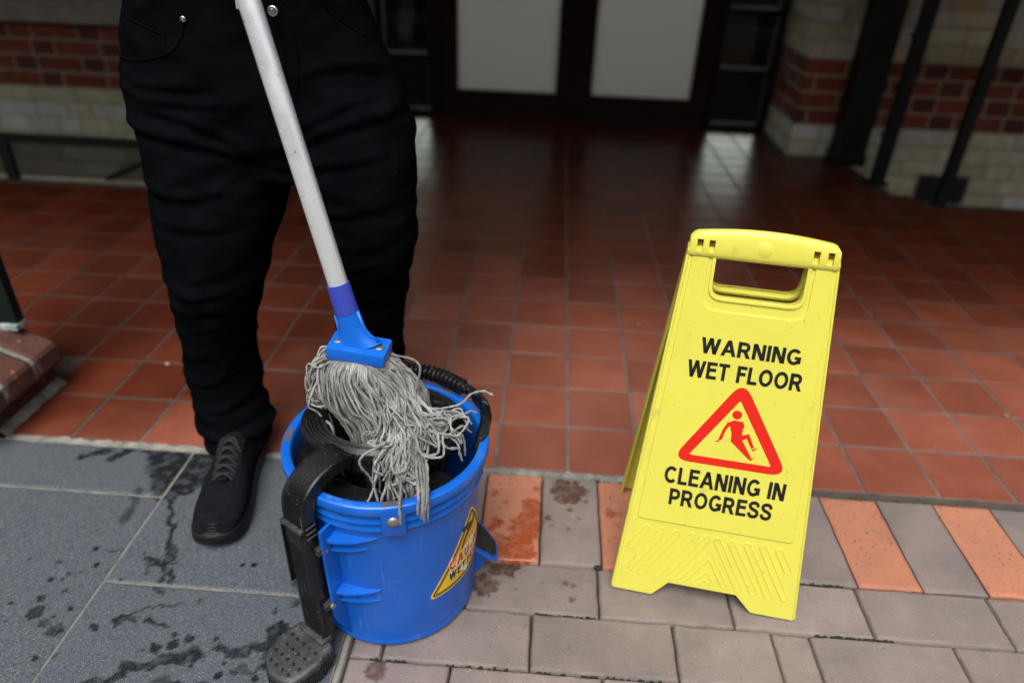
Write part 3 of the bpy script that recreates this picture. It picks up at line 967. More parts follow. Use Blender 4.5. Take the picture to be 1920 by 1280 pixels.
YW = 2.5
wall_l = MB().box(-6, -1.06, YW + 0.0045, YW + 0.3, -0.72, 2.76).box(-1.30, -1.0665, YW + 0.3, 3.05, -0.72, 2.76).out('brick_wall', M['mortar_wall'])
tag(wall_l, 'red and cream banded brick wall behind the person, under a grey sill', 'wall')
lay_bricks(wall_l, -3.35, -1.06, YW, -11, 4)
wall_r = MB().box(1.118, 6, YW + 0.0045, YW + 0.3, -0.72, 2.76).box(1.1265, 1.40, YW + 0.3, 3.05, -0.72, 2.76).out('brick_wall', M['mortar_wall'])
tag(wall_r, 'red and cream banded brick wall behind the dark green posts, right of the doors', 'wall')
lay_bricks(wall_r, 1.115, 3.1, YW, -6, 9)
# the reveal of the right pier, facing the doorway
lay_bricks(wall_r, 0.0, 0.52, 0, -2, 9, rotz=math.radians(-90), origin=(1.1165, 3.03))
# stone sill on the left wall
prof = [(YW - 0.05, 0.470), (YW - 0.05, 0.555), (YW - 0.02, 0.575), (YW + 0.02, 0.59), (YW + 0.02, 0.470)]
v = [(x, y, z) for x in (-6, -1.45) for y, z in prof]
f = [(0, 1, 2, 3, 4), (9, 8, 7, 6, 5)] + [(i, 5 + i, 5 + (i + 1) % 5, (i + 1) % 5) for i in range(5)]
obj('sill', v, f, M['concrete'], wall_l)
MB().box(-6, -1.5, YW - 0.012, YW + 0.02, 0.592, 0.75).out('render_panel', M['concrete'], wall_l)

# verandah roof over the entrance, interior behind the doors
tag(MB().box(-7, 7, -0.16, 3.4, 2.76, 2.95).out('ceiling', M['ceiling']), kind='structure')
ob = root('opposite_light_blocker', (0, -8.5, 0), 'unseen long low concrete building added behind the viewer to block low sky light', 'building')  # added to keep low-angle sky light off the entrance
MB().box(-30, 30, -9.0, -8.0, -0.01, 4.8).out('wall', M['concrete'], ob)
for k in range(12):
    for z0 in (0.9, 3.1):
        x_ = -16.5 + 3 * k
        MB().box(x_ - 0.05, x_ + 1.65, -8.0, -7.94, z0 - 0.05, z0).out('window_sill', M['dark_frame'], ob)
        MB().box(x_, x_ + 1.6, -7.999, -7.97, z0 + 0.001, z0 + 1.199).out('pane', M['glass_dark'], ob)
tag(MB().box(-7, 7, -0.16, -0.06, 2.05, 2.759).out('roof_beam', M['green_steel']), kind='structure')
tag(MB().box(-7, 7, 3.25, 3.6, 2.951, 9.0).out('upper_wall', M['brick_red']), kind='structure')
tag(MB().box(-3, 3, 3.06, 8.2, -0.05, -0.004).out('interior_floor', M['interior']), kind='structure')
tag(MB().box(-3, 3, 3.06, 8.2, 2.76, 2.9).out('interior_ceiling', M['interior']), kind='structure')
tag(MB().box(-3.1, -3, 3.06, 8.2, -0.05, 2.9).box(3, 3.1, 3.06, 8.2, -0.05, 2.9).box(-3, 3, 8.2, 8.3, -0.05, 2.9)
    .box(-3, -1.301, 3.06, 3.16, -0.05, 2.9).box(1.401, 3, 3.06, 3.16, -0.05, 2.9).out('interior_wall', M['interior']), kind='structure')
lw = root('interior_window', (0, 8.18, 0.6), 'bright daylit window at the far end of the hall behind the doors', 'window')
for x0, x1 in ((1.75, 2.85), (-2.5, -1.4)):
    MB().box(x0, x1, 8.165, 8.19, 0.35, 1.55).out('pane', M['lit'], lw)
sk = root('hall_backlight', (0.1, 3.6, 2.74), 'unseen glowing panel added behind the frosted doors to brighten their glass', 'backlight')  # added glowing panel, lights the frosted panes from behind
MB().box(-1.2, 1.4, 3.3, 3.9, 2.735, 2.758).out('pane', M['backlight'], sk)
for x_ in (-1.2, 0.1, 1.4): MB().box(x_ - 0.03, x_ + 0.03, 3.3, 3.9, 2.70, 2.734).out('bar', M['dark_frame'], sk)
mb = MB()
for x0, x1 in ((1.75, 2.85), (-2.5, -1.4)):
    for z in (0.35, 0.85, 1.05, 1.25, 1.55): mb.box(x0 - .02, x1 + .02, 8.13, 8.164, z - 0.025, z + 0.025)
mb.out('frame', M['dark_frame'], lw)

# ---------------- the double doors and their frame
YD = 3.0
fr = root('door_frame', (0.035, YD, 0), 'dark timber frame with narrow sidelights around the double doors', 'door frame')
mb = MB()
for x0, x1 in ((-1.06, -1.03), (-0.775, -0.705), (0.775, 0.806), (1.085, 1.115)):
    mb.box(x0, x1, YD - 0.03, YD + 0.06, -0.003, 2.755)
mb.box(-0.7045, 0.7745, YD - 0.03, YD + 0.06, 2.15, 2.23).box(-0.7045, 0.7745, YD - 0.03, YD + 0.06, 2.70, 2.755)
mb.out('jamb', M['dark_frame'], fr)
mb = MB()
for x0, x1 in ((-1.0295, -0.7755), (0.8065, 1.0845)):
    for z in (0.0, 0.30, 0.60, 0.90, 1.2, 1.5, 1.8, 2.1, 2.4):
        mb.box(x0, x1, YD - 0.015, YD + 0.045, z - 0.012 if z else -0.003, z + 0.018)
mb.out('glazing_bar', M['dark_frame'], fr)
for x0, x1 in ((-1.0295, -0.7755), (0.8065, 1.0845)):
    for k in range(9):
        z0, z1 = k * 0.3 + 0.019, k * 0.3 + 0.287
        if k == 8: z1 = 2.75
        p = MB().box(x0 + 0.001, x1 - 0.001, YD + 0.012, YD + 0.018, z0, z1).out('pane', M['glass'], fr)
        if k < 3:
            b = 0.012
            mb = MB().box(x0 + .001, x1 - .001, YD - .004, YD + .011, z0 + .0005, z0 + b).box(x1 - b, x1 - .001, YD - .004, YD + .011, z0 + b, z1 - .001)
            mb.out('glazing_bead', M['pale_trim'], p)
MB().box(-0.7045, 0.7745, YD, YD + 0.02, 2.2305, 2.6995).out('pane', M['frosted'], fr)


def door_leaf(x0, x1, g0, g1, label):
    d = root('glazed_door', ((x0 + x1) / 2, YD, 0), label, 'door', 'pair of frosted glass doors')
    mb = MB().box(x0, g0, YD - 0.01, YD + 0.04, -0.003, 2.145).box(g1, x1, YD - 0.01, YD + 0.04, -0.003, 2.145)
    mb.out('stile', M['door_wood'], d)
    MB().box(g0 + .0005, g1 - .0005, YD - 0.009, YD + 0.039, -0.003, 0.142).out('bottom_rail', M['door_wood'], d)
    MB().box(g0 + .0005, g1 - .0005, YD - 0.009, YD + 0.039, 2.03, 2.145).out('top_rail', M['door_wood'], d)
    MB().box(g0 - .004, g1 + .004, YD + 0.012, YD + 0.02, 0.138, 2.034).out('glass_pane', M['frosted'], d)
    return d


d1 = door_leaf(-0.7035, 0.0325, -0.622, -0.068, 'left of the two frosted glass doors, nearer the person')
d2 = door_leaf(0.0345, 0.7735, 0.130, 0.680, 'right of the two frosted glass doors, nearer the green posts')
MB().box(0.024, 0.043, YD - 0.016, YD - 0.0105, -0.002, 2.14).out('meeting_bead', M['door_wood'], d1)
for d, x in ((d1, -0.01),):
    mb = MB().tube([(x, YD - 0.012, 0.43), (x, YD - 0.024, 0.43)], 0.012, 12)
    mb.out('lock', M['dark_frame'], d, smooth=True, autosmooth=40)

# ---------------- low brick plinth with the green column at the left edge
pl = root('brick_plinth', (-1.31, 0.1, 0), 'low brick plinth with sloping coping bricks at the left edge', 'plinth')
MB().box(-1.44, -1.192, -0.012, 0.188, -0.004, 0.064).out('base_course', M['brick_cope'], pl)
v, f = rough_strip(-0.012, 0.19, -0.001, 0.02, 0.006, 60, 0.006, 6)
v = [(-1.192 + p[1] * 0.9 - 0.002, p[0], max(-0.003, p[2]) if p[1] > .015 else max(p[2] + 0.012, -0.003)) for p in v]
obj('mortar_fillet', v, [tuple(reversed(q)) for q in f], M['mortar_light'], pl)
for y0, y1 in ((-0.075, 0.008), (0.018, 0.101), (0.112, 0.192)):
    pr_ = [(-1.165, 0.066), (-1.161, 0.075), (-1.1635, 0.108), (-1.169, 0.1165), (-1.225, 0.1455), (-1.245, 0.156), (-1.42, 0.156), (-1.42, 0.066)]
    V, F = [], []
    ys = (y0, y0 + 0.003, y0 + 0.008, y1 - 0.008, y1 - 0.003, y1)
    ins = (0.008, 0.0025, 0, 0, 0.0025, 0.008)
    cx_, cz_ = -1.3, 0.115
    for y, q in zip(ys, ins):
        for (x, z) in pr_:
            V.append((x - q * (1 if x > -1.3 else -1) + random.uniform(-.0007, .0007), y, z - q * (0.8 if z > 0.1 else -0.8) + random.uniform(-.0007, .0007)))
    n = len(pr_)
    for i in range(5):
        for j in range(n):
            k = (j + 1) % n
            F.append((i * n + j, i * n + k, (i + 1) * n + k, (i + 1) * n + j))
    F += [tuple(range(n - 1, -1, -1)), tuple(5 * n + j for j in range(n))]
    obj('coping_brick', V, F, M['brick_cope'], pl)
for y0, y1 in ((0.0085, 0.0175), (0.1015, 0.1115)):
    V, F = [], []
    pr_ = [(-1.172, 0.064), (-1.168, 0.08), (-1.169, 0.106), (-1.175, 0.1145), (-1.228, 0.143), (-1.25, 0.1535), (-1.41, 0.1535), (-1.41, 0.064)]
    for y in np.linspace(y0 - 0.001, y1 + 0.001, 4):
        for (x, z) in pr_: V.append((x + random.uniform(-.001, .0025), y, z + random.uniform(-.001, .002)))
    n = len(pr_)
    for i in range(3):
        for j in range(n):
            k = (j + 1) % n
            F.append((i * n + j, i * n + k, (i + 1) * n + k, (i + 1) * n + j))
    obj('mortar_joint', V, F, M['mortar_light'], pl)
gc = root('green_column', (-1.31, 0.25, 0.16), 'dark green steel column standing on the low brick plinth', 'column')
MB().obox((-1.302, 0.175, 1.31), (1, 0, 0), (0, 1, 0), (0, 0, 1), 0.085, 0.012, 1.139, 0.003).out('shaft', M['green_steel'], gc)
MB().obox((-1.302, 0.172, 0.164), (1, 0, 0), (0, 1, 0), (0, 0, 1), 0.0865, 0.0165, 0.0075, 0.003).out('base_line', M['worn_paint'], gc)

# ---------------- dark green ironwork at the right: column and guard rail posts
c = root('black_column', (1.37, 2.41, 0), 'wide near-black column beside the brick pier, right of the doors', 'column')
MB().obox((1.372, 2.415, 1.379), (1, 0, 0), (0, 1, 0), (0, 0, 1), 0.068, 0.06, 1.379, 0.01).out('shaft', M['green_steel'], c)
MB().obox((1.372, 2.415, 0.03), (1, 0, 0), (0, 1, 0), (0, 0, 1), 0.076, 0.068, 0.03, 0.01).out('foot', M['green_steel'], c)
c = root('green_post', (1.405, 2.09, 0), 'dark green steel post standing beside the wide near-black column', 'post')
MB().obox((1.405, 2.09, 0.7), (1, 0, 0), (0, 1, 0), (0, 0, 1), 0.027, 0.02, 0.70, 0.003).out('shaft', M['green_steel'], c)
MB().obox((1.405, 2.09, 0.006), (1, 0, 0), (0, 1, 0), (0, 0, 1), 0.045, 0.04, 0.006, 0.002).out('foot_plate', M['green_steel'], c)
for z in (0.62, 0.42, 0.22): MB().obox((1.374, 2.10, z), (1, 0, 0), (0, 1, 0), (0, 0, 1), 0.006, 0.012, 0.008, 0.001).out('lug', M['green_steel'], c)
c = root('guard_rail', (1.57, 1.83, 0), 'dark green guard rail with a thin post, nearest the right edge', 'railing')
MB().obox((1.565, 1.826, 0.5), (1, 0, 0), (0, 1, 0), (0, 0, 1), 0.021, 0.018, 0.5, 0.003).out('post', M['green_steel'], c)
MB().obox((2.6, 1.826, 0.806), (1, 0, 0), (0, 1, 0), (0, 0, 1), 1.014, 0.015, 0.02, 0.003).out('top_rail', M['green_steel'], c)
for k in range(1, 4):
    MB().obox((1.565 + 0.62 * k, 1.826, 0.393), (1, 0, 0), (0, 1, 0), (0, 0, 1), 0.018, 0.018, 0.393, 0.003).out('post', M['green_steel'], c)
# dark vent grating low on the right wall
vg = root('wall_vent', (1.92, YW - 0.02, -0.13), 'small dark slatted vent at the foot of the right brick wall', 'vent')
MB().box(1.80, 2.04, YW - 0.012, YW - 0.004, -0.20, -0.06).out('backing', M['well'], vg)
for k in range(7): MB().box(1.80, 2.04, YW - 0.03, YW - 0.0125, -0.195 + k * 0.02, -0.187 + k * 0.02).out('slat', M['vent'], vg)

# low guard with wire mesh at the left, in front of the light well
lg = root('mesh_guard', (-2.3, 1.56, 0), 'low dark rail with grey wire mesh behind the person at the left', 'railing')
MB().obox((-3.2, 1.56, 0.165), (1, 0, 0), (0, 1, 0), (0, 0, 1), 1.78, 0.012, 0.016, 0.002).out('top_rail', M['green_steel'], lg)
mb = MB()
for k in range(170):
    x = -2.9 + k * 0.009
    mb.tube([(x, 1.558, 0.012), (x + 0.06, 1.558, 0.150)], 0.0019, 4, False)
    mb.tube([(x + 0.06, 1.562, 0.012), (x, 1.562, 0.150)], 0.0019, 4, False)
tag(mb.out('wire_mesh', M['dark_frame'], lg), kind='stuff')
MB().tube([(-1.88, 1.585, 0.004), (-1.55, 1.585, 0.150)], 0.010, 8).out('brace', M['green_steel'], lg, smooth=True)
MB().obox((-2.24, 1.54, 0.08), (1, 0, 0), (0, 1, 0), (0, 0, 1), 0.022, 0.010, 0.08, 0.002).out('post', M['green_steel'], lg)

# ------------------------------------------------------------------ folding wet floor sign
SM = np.array([0.2190, -0.3034, 0.0])
SU = np.array([0.990, -0.1412, 0.0]); SU /= np.linalg.norm(SU)
SN = np.array([-SU[1], SU[0], 0.0])
SPREAD, SL = 0.125, 0.613
SH = math.sqrt(SL ** 2 - SPREAD ** 2)
SV = SN * SPREAD + np.array([0, 0, SH]) - SU * 0.0105; SV /= np.linalg.norm(SV)
SW = np.cross(SU, SV); SW /= np.linalg.norm(SW)
BM = SM + SN * 2 * SPREAD
BV = -SN * SPREAD + np.array([0, 0, SH]) - SU * 0.0105; BV /= np.linalg.norm(BV)
BW = np.cross(BV, SU); BW /= np.linalg.norm(BW)
LIFT = np.array([0, 0, 0.004])


def sgn(v):    # panel coordinates (across, up, out) -> world, front panel
    v = np.asarray(v, float)
    return SM + LIFT + v[:, :1] * SU + v[:, 1:2] * SV + v[:, 2:3] * SW


def sgb(v):    # rear panel
    v = np.asarray(v, float)
    return BM + LIFT + v[:, :1] * SU + v[:, 1:2] * BV + v[:, 2:3] * BW


sign = root('wet_floor_sign', tuple(SM + SN * SPREAD), 'yellow folding warning sign standing on the pavers beside the bucket', 'sign')


def edge_a(b): return 0.149 - (0.149 - 0.0995) * b / 0.61


outline = [(-0.149, 0.004), (-0.145, 0.0), (-0.0814, 0.0), (-0.057, 0.0285), (0.0515, 0.0285), (0.0785, 0.0), (0.145, 0.0), (0.149, 0.004),
           (edge_a(0.59), 0.59), (-edge_a(0.59), 0.59)]
hole = round_poly([(-0.0615, 0.577), (0.0615, 0.577), (0.0615, 0.520), (-0.0615, 0.520)], [0.002, 0.002, 0.018, 0.018])


def panel(fn, front):
    pname = 'front_panel' if front else 'rear_panel'
    v, f = flat_shape([round_poly(outline, [0, 0, .003, .003, .003, .003, 0, 0, 0, 0], 3), hole], 0.0018, 0.0006)
    plate = obj(pname, fn(v), f, M['yellow'], sign, smooth=True, autosmooth=40)
    # side flanges
    mb = MB()
    for s in (-1, 1):
        pts = []
        for b in (0.004, 0.588):
            a = edge_a(b)
            for da, c in ((0.0, 0.0012), (-0.0035, 0.0035), (-0.0055, 0.0012), (-0.0035, -0.017), (0.0, -0.017)):
                pts.append((s * (a + da + 0.0006), b, c))
        n = 5
        fs = [(i, (i + 1) % n, n + (i + 1) % n, n + i) for i in range(n)] + [(4, 3, 2, 1, 0), (5, 6, 7, 8, 9)]
        if s < 0: fs = [tuple(reversed(q)) for q in fs]
        mb.add(fn(pts), fs)
    mb.out('edge_flange', M['yellow'], plate)
    # lip round the hand hole
    h2 = round_poly([(-0.0665, 0.577), (0.0665, 0.577), (0.0665, 0.515), (-0.0665, 0.515)], [0.002, 0.002, 0.022, 0.022])
    v, f = flat_shape([h2, hole], 0.007, 0.0008); v[:, 2] += -0.003
    obj('hand_hole_lip', fn(v), f, M['yellow'], plate, smooth=True, autosmooth=40)
    return plate


fp = panel(sgn, True)
bp = panel(sgb, False)
# handle bar along the hinge: two halves, rounded, arched along the top
def bar(fn, front):
    V, F = [], []
    xs = np.linspace(-0.1, 0.1, 41)
    prof = []
    for a in np.linspace(0, 2 * math.pi, 20, endpoint=False):
        c_, s_ = math.cos(a), math.sin(a)
        prof.append((math.copysign(abs(c_) ** 0.62, c_), math.copysign(abs(s_) ** 0.62, s_)))
    for x in xs:
        t = abs(x) / 0.1
        top = 0.619 - 0.010 * t ** 2 - (0.006 * max(0, (t - 0.9) / 0.1) ** 2)
        bot = 0.5745
        end = 1 - 0.35 * max(0, (t - 0.93) / 0.07) ** 2
        cb, hb = (top + bot) / 2, (top - bot) / 2 * (0.95 if t > .98 else 1)
        for (p, q) in prof:
            # p: out, q: up
            V.append((x, cb + hb * q, -0.0005 + (0.0088 if p > 0 else 0.0022) * p * end))
    n = len(prof)
    for i in range(len(xs) - 1):
        for j in range(n):
            k = (j + 1) % n
            F.append((i * n + j, i * n + k, (i + 1) * n + k, (i + 1) * n + j))
    F += [tuple(range(n - 1, -1, -1)), tuple((len(xs) - 1) * n + j for j in range(n))]
    F = [tuple(reversed(q)) for q in F]
    cut = []
    for a in (-0.0865, -0.0702, 0.0685, 0.0870):
        m = MB().box(a - 0.0042, a + 0.0042, 0.583, 0.6005, -0.0012, 0.02); cut.append((m.v, m.f))
    if front: V, F = boolean_cut(V, F, cut)
    o = obj('handle_bar', fn(V), F, M['yellow'], fp if front else bp, smooth=True, autosmooth=35)
    return o


bar(sgn, True); bar(sgb, False)
for a in (-0.0865, -0.0702, 0.0685, 0.0870):
    m_ = MB().box(a - 0.0041, a + 0.0041, 0.5832, 0.6003, -0.0020, 0.0004)
    obj('slot_shade_plate', sgn(m_.v), m_.f, M['slot_shade'], fp)  # dark plate painting shade and see-through tint inside the slot
v, f = ellipsoid((0.0008, 0.5955, 0.0), (0.0200, 0.0195, 0.0098), 28, 16)
obj('thumb_boss', sgn(v), f, M['yellow'], fp, smooth=True)
# raised label field
la = lambda b: 0.1215 - (0.1215 - 0.0935) * (b - 0.143) / (0.585 - 0.143)
lab = [(-la(.143), .143), (la(.143), .143), (la(.578), .578), (0.0715, .578), (0.0715, .500), (-0.0715, .500), (-0.0715, .578), (-la(.578), .578)]
v, f = flat_shape([round_poly(lab, [.009, .009, .002, .002, .022, .022, .002, .002])], 0.0006, 0.0008); v[:, 2] += 0.0030
label_field = obj('label_field', sgn(v), f, M['yellow'], fp, smooth=True, autosmooth=40)
ZT = 0.0046
for s, x0, x1, y0, y1, sp in (('WARNING', -.0640, .0760, .4350, .4592, 1.0), ('WET  FLOOR', -.0785, .0848, .3960, .4226, 1.0),
                              ('CLEANING  IN', -.0885, .0930, .2145, .2440, 1.0), ('PROGRESS', -.0765, .0800, .1770, .2060, 1.0)):
    v, f = text_shape(s, x0, x1, y0, y1, 0.0003, 0.0, sp); v[:, 2] += ZT
    obj('lettering', sgn(v), f, M['black_ink'], fp)
tri_o = round_poly([(0.0045, 0.402), (-0.0825, 0.2565), (0.0915, 0.2565)], [0.0170, 0.0160, 0.0160])
tri_i = round_poly([(0.0045, 0.3690), (-0.0570, 0.2690), (0.0655, 0.2690)], 0.002, 2)
v, f = flat_shape([tri_o, tri_i], 0.0002); v[:, 2] += ZT
obj('warning_triangle', sgn(v), f, M['red_ink'], fp)
body = [(-0.0088, 0.3304), (0.0001, 0.3361), (0.0136, 0.3355), (0.0166, 0.3291), (0.0148, 0.3204), (0.0152, 0.3135), (0.0251, 0.3174),
        (0.036, 0.296), (0.0322, 0.2939), (0.0227, 0.3097), (0.0166, 0.3047), (0.0196, 0.3016), (0.0348, 0.2778), (0.0313, 0.2754),
        (0.0007, 0.3011), (-0.0002, 0.315), (-0.0045, 0.3264), (-0.0087, 0.3192), (-0.0129, 0.3015), (-0.0181, 0.2998), (-0.0133, 0.3198)]
head = [(0.0033 + 0.0071 * math.cos(a), 0.3455 + 0.0071 * math.sin(a)) for a in np.linspace(0, 2 * math.pi, 20, endpoint=False)]
feet = [[(0.0324, 0.2922), (0.0414, 0.2969), (0.0353, 0.2899)], [(0.0321, 0.275), (0.0403, 0.2819), (0.0345, 0.2737)],
        [(-0.0228, 0.2976), (-0.0171, 0.2997), (-0.0152, 0.2969)]]
v, f = flat_shape([body, head] + feet, 0.0002); v[:, 2] += ZT
obj('slipping_figure', sgn(v), f, M['red_ink'], fp)


def capsule2(p, q, r):
    p, q = np.array(p), np.array(q); a = math.atan2(*(q - p)[::-1])
    o = [(q[0] + r * math.cos(a + t), q[1] + r * math.sin(a + t)) for t in np.linspace(-math.pi / 2, math.pi / 2, 8)]
    return o + [(p[0] + r * math.cos(a + t), p[1] + r * math.sin(a + t)) for t in np.linspace(math.pi / 2, 1.5 * math.pi, 8)]


ribs = [((-.104, .1255), (-.1255, .0885)), ((-.080, .125), (-.127, .0405)), ((-.056, .1255), (-.1035, .0415)), ((-.0325, .1255), (-.079, .041)),
        ((-.0085, .1245), (-.056, .0405)), ((.0078, .124), (.0537, .041)), ((.030, .1236), (.0775, .040)), ((.0545, .1248), (.1015, .038)),
        ((.0787, .1255), (.1255, .0405)), ((.1035, .124), (.1215, .0925))]
shapes = [(capsule2(p, q, 0.0058), capsule2(p, q, 0.0043)) for p, q in ribs]
chev_o = round_poly([(-.040, .0415), (.0, .1075), (.0365, .0415), (.0275, .0375), (.0, .087), (-.031, .0375)], .003, 3)
chev_i = round_poly([(-.0375, .0412), (.0, .1040), (.0345, .0412), (.0288, .0392), (.0, .0905), (-.0325, .0392)], .002, 3)
shapes.append((chev_o, chev_i))
shapes.append((round_poly([(-.0165, .041), (.0, .0665), (.0155, .041), (.007, .0385), (.0, .048), (-.0075, .0385)], .004, 4),
               round_poly([(-.0142, .0412), (.0, .0632), (.0132, .0412), (.0075, .040), (.0, .0500), (-.008, .040)], .003, 4)))
for so, si in shapes:
    v, f = flat_shape([so], 0.0002, 0.0004); v[:, 2] += 0.0022; mbx = MB().add(sgn(v), f)
    v, f = flat_shape([so, si], 0.0004, 0.0004); v[:, 2] += 0.0030; mbx.add(sgn(v), f)
    mbx.out('grip_rib', M['yellow'], fp, smooth=True, autosmooth=40)

# ------------------------------------------------------------------ blue bucket with wringer
BC = np.array([-0.29, -0.30])
bucket = root('mop_bucket', (BC[0], BC[1], 0), 'round blue plastic mop bucket with black foot-pedal wringer', 'bucket')
RB, RT_, HB = 0.1275, 0.1375, 0.262


def rad(z): return RB + (RT_ - RB) * z / HB


def bk(th, r, z):
    return (BC[0] + r * math.cos(math.radians(th)), BC[1] + r * math.sin(math.radians(th)), z)


prof = [(0.0, 0.006), (0.110, 0.006), (0.114, 0.0015), (0.124, 0.0012), (0.1272, 0.003), (0.1295, 0.008), (0.1298, 0.0125), (0.1284, 0.016), (0.1285, 0.019)]
prof += [(rad(z), z) for z in np.linspace(0.03, 0.252, 10)]
prof += [(0.1380, 0.2575), (0.1410, 0.2585), (0.1432, 0.2605), (0.1432, 0.2635), (0.1405, 0.2665), (0.1400, 0.2735), (0.1425, 0.2755), (0.1455, 0.277),
         (0.1455, 0.2805), (0.1425, 0.2835), (0.1420, 0.2905), (0.145, 0.2925), (0.1492, 0.294), (0.1502, 0.2965), (0.1500, 0.3075), (0.1488, 0.3095), (0.1462, 0.3105),
         (0.1385, 0.3105), (0.1365, 0.3095), (0.1350, 0.305), (0.134, 0.27), (0.124, 0.02), (0.0, 0.012)]
v, f = lathe(prof, *BC, n=128)
shell = obj('bucket_shell', v, f, M['blue'], bucket, smooth=True, autosmooth=55)
# grime on the ledges between the rim ribs, and rivets with blocks
for th in (-75, 186, 60, 128):
    c = np.array(bk(th, 0.1445, 0.283)); d = np.array([math.cos(math.radians(th)), math.sin(math.radians(th)), 0])
    t = np.array([-d[1], d[0], 0])
    MB().obox(c, t, d, (0, 0, 1), 0.0165, 0.0062, 0.0245, 0.003).out('rivet_block', M['blue'], shell, smooth=True, autosmooth=40)
    v, f = ellipsoid((0, 0, 0), (0.0085, 0.0085, 0.0042), 16, 8)
    v = np.array(v); w = v[:, :1] * t + v[:, 1:2] * np.array([0, 0, 1.0]) + v[:, 2:3] * d + (c + d * 0.0065 + np.array([0, 0, 0.003]))
    obj('rivet', w, f, M['steel'], shell, smooth=True)
    c2 = np.array(bk(th, 0.1425, 0.3101))
    MB().obox(c2, t, d, (0, 0, 1), 0.014, 0.0042, 0.0008, 0.0003).out('rim_slot', M['dirt'], shell)
MB().add(*lathe([(0.0, 0.105), (0.1275, 0.105)], *BC, n=64)).out('dirty_water', M['water'], bucket)


def fin(th0, th1, z0, z1, d0, name='fin'):
    """wedge standing off the bucket wall, dying out towards th1"""
    n = 14
    V, F = [], []
    for k in range(n + 1):
        u = k / n
        th = th0 + (th1 - th0) * u
        d = d0 * (1 - u) ** 0.75 + 0.0004
        h = (z1 - z0) * (1 - 0.75 * u)
        zc = z0 + (z1 - z0) * 0.3 + 0.004 * u
        for (r, z) in ((rad(zc) - 0.003, zc - h / 2), (rad(zc) + d, zc - h / 2 + h * 0.25), (rad(zc) + d, zc + h / 2 - h * 0.25), (rad(zc) - 0.003, zc + h / 2)):
            V.append(bk(th, r, z))
    for k in range(n):
        for j in range(4):
            j2 = (j + 1) % 4
            F.append((4 * k + j, 4 * k + 4 + j, 4 * k + 4 + j2, 4 * k + j2))
    F += [(3, 2, 1, 0), tuple(4 * n + j for j in range(4))]
    return obj(name, V, F, M['blue'], shell, smooth=True, autosmooth=30)


fin(-112, -84, 0.237, 0.246, 0.020); fin(-112, -90, 0.216, 0.221, 0.014)
fin(-113, -85, 0.129, 0.138, 0.020); fin(-113, -85, 0.108, 0.113, 0.013)
for th, zt, zb in ((-111.5, 0.262, 0.02), (-133, 0.262, 0.02)):       # the two flanges that carry the pedal arm
    V, F = [], []
    n = 10
    for k in range(n + 1):
        z = zb + (zt - zb) * k / n
        d = 0.026 * min(1, k / 2.5 + 0.05)
        for (t_, r) in ((-0.9, rad(z) - .004), (-0.9, rad(z) + d), (0.9, rad(z) + d), (0.9, rad(z) - .004)):
            V.append(bk(th + t_, r, z))
    for k in range(n):
        for j in range(4):
            j2 = (j + 1) % 4
            F.append((4 * k + j, 4 * k + j2, 4 * k + 4 + j2, 4 * k + 4 + j))
    F += [(0, 1, 2, 3), tuple(4 * n + j for j in (3, 2, 1, 0))]
    obj('flange', V, F, M['blue'], shell)

# sticker wrapped on the wall: triangle with warning text and falling figure
STH, SZ0, SZ1 = -17.9, 0.090, 0.222
SR = 0.1335


def on_wall(v, out):
    v = np.asarray(v, float)
    th = np.radians(STH) + v[:, 0] / SR
    r = np.array([rad(z) for z in v[:, 1]]) + out + v[:, 2]
    return np.stack([BC[0] + r * np.cos(th), BC[1] + r * np.sin(th), v[:, 1]], 1)


def wall_shape(polys, out, mat, name, parent, th=0.00015):
    """2D outline cut into narrow strips so that it follows the curve"""
    v, f = flat_shape(polys, th)
    bm = bmesh.new()
    vs_ = [bm.verts.new(p) for p in v]
    for q in f:
        try: bm.faces.new([vs_[i] for i in q])
        except ValueError: pass
    for x in np.arange(v[:, 0].min() + 0.003, v[:, 0].max(), 0.004):
        bmesh.ops.bisect_plane(bm, geom=bm.verts[:] + bm.edges[:] + bm.faces[:], plane_co=(x, 0, 0), plane_no=(1, 0, 0))
    bm.verts.index_update()
    v2 = np.array([tuple(q.co) for q in bm.verts]); f2 = [tuple(q.index for q in g.verts) for g in bm.faces]
    bm.free()
    return obj(name, on_wall(v2, out), f2, mat, parent)


hw = math.radians(37.3) * SR
tri = [(0, SZ1 + .004), (-hw - .004, SZ0 - .002), (hw + .004, SZ0 - .002)]


def inset(k): return round_poly([(0, tri[0][1] - 2.0 * k), (tri[1][0] + 1.75 * k, tri[1][1] + k), (tri[2][0] - 1.75 * k, tri[2][1] + k)], max(0.0015, 0.009 - k), 5)


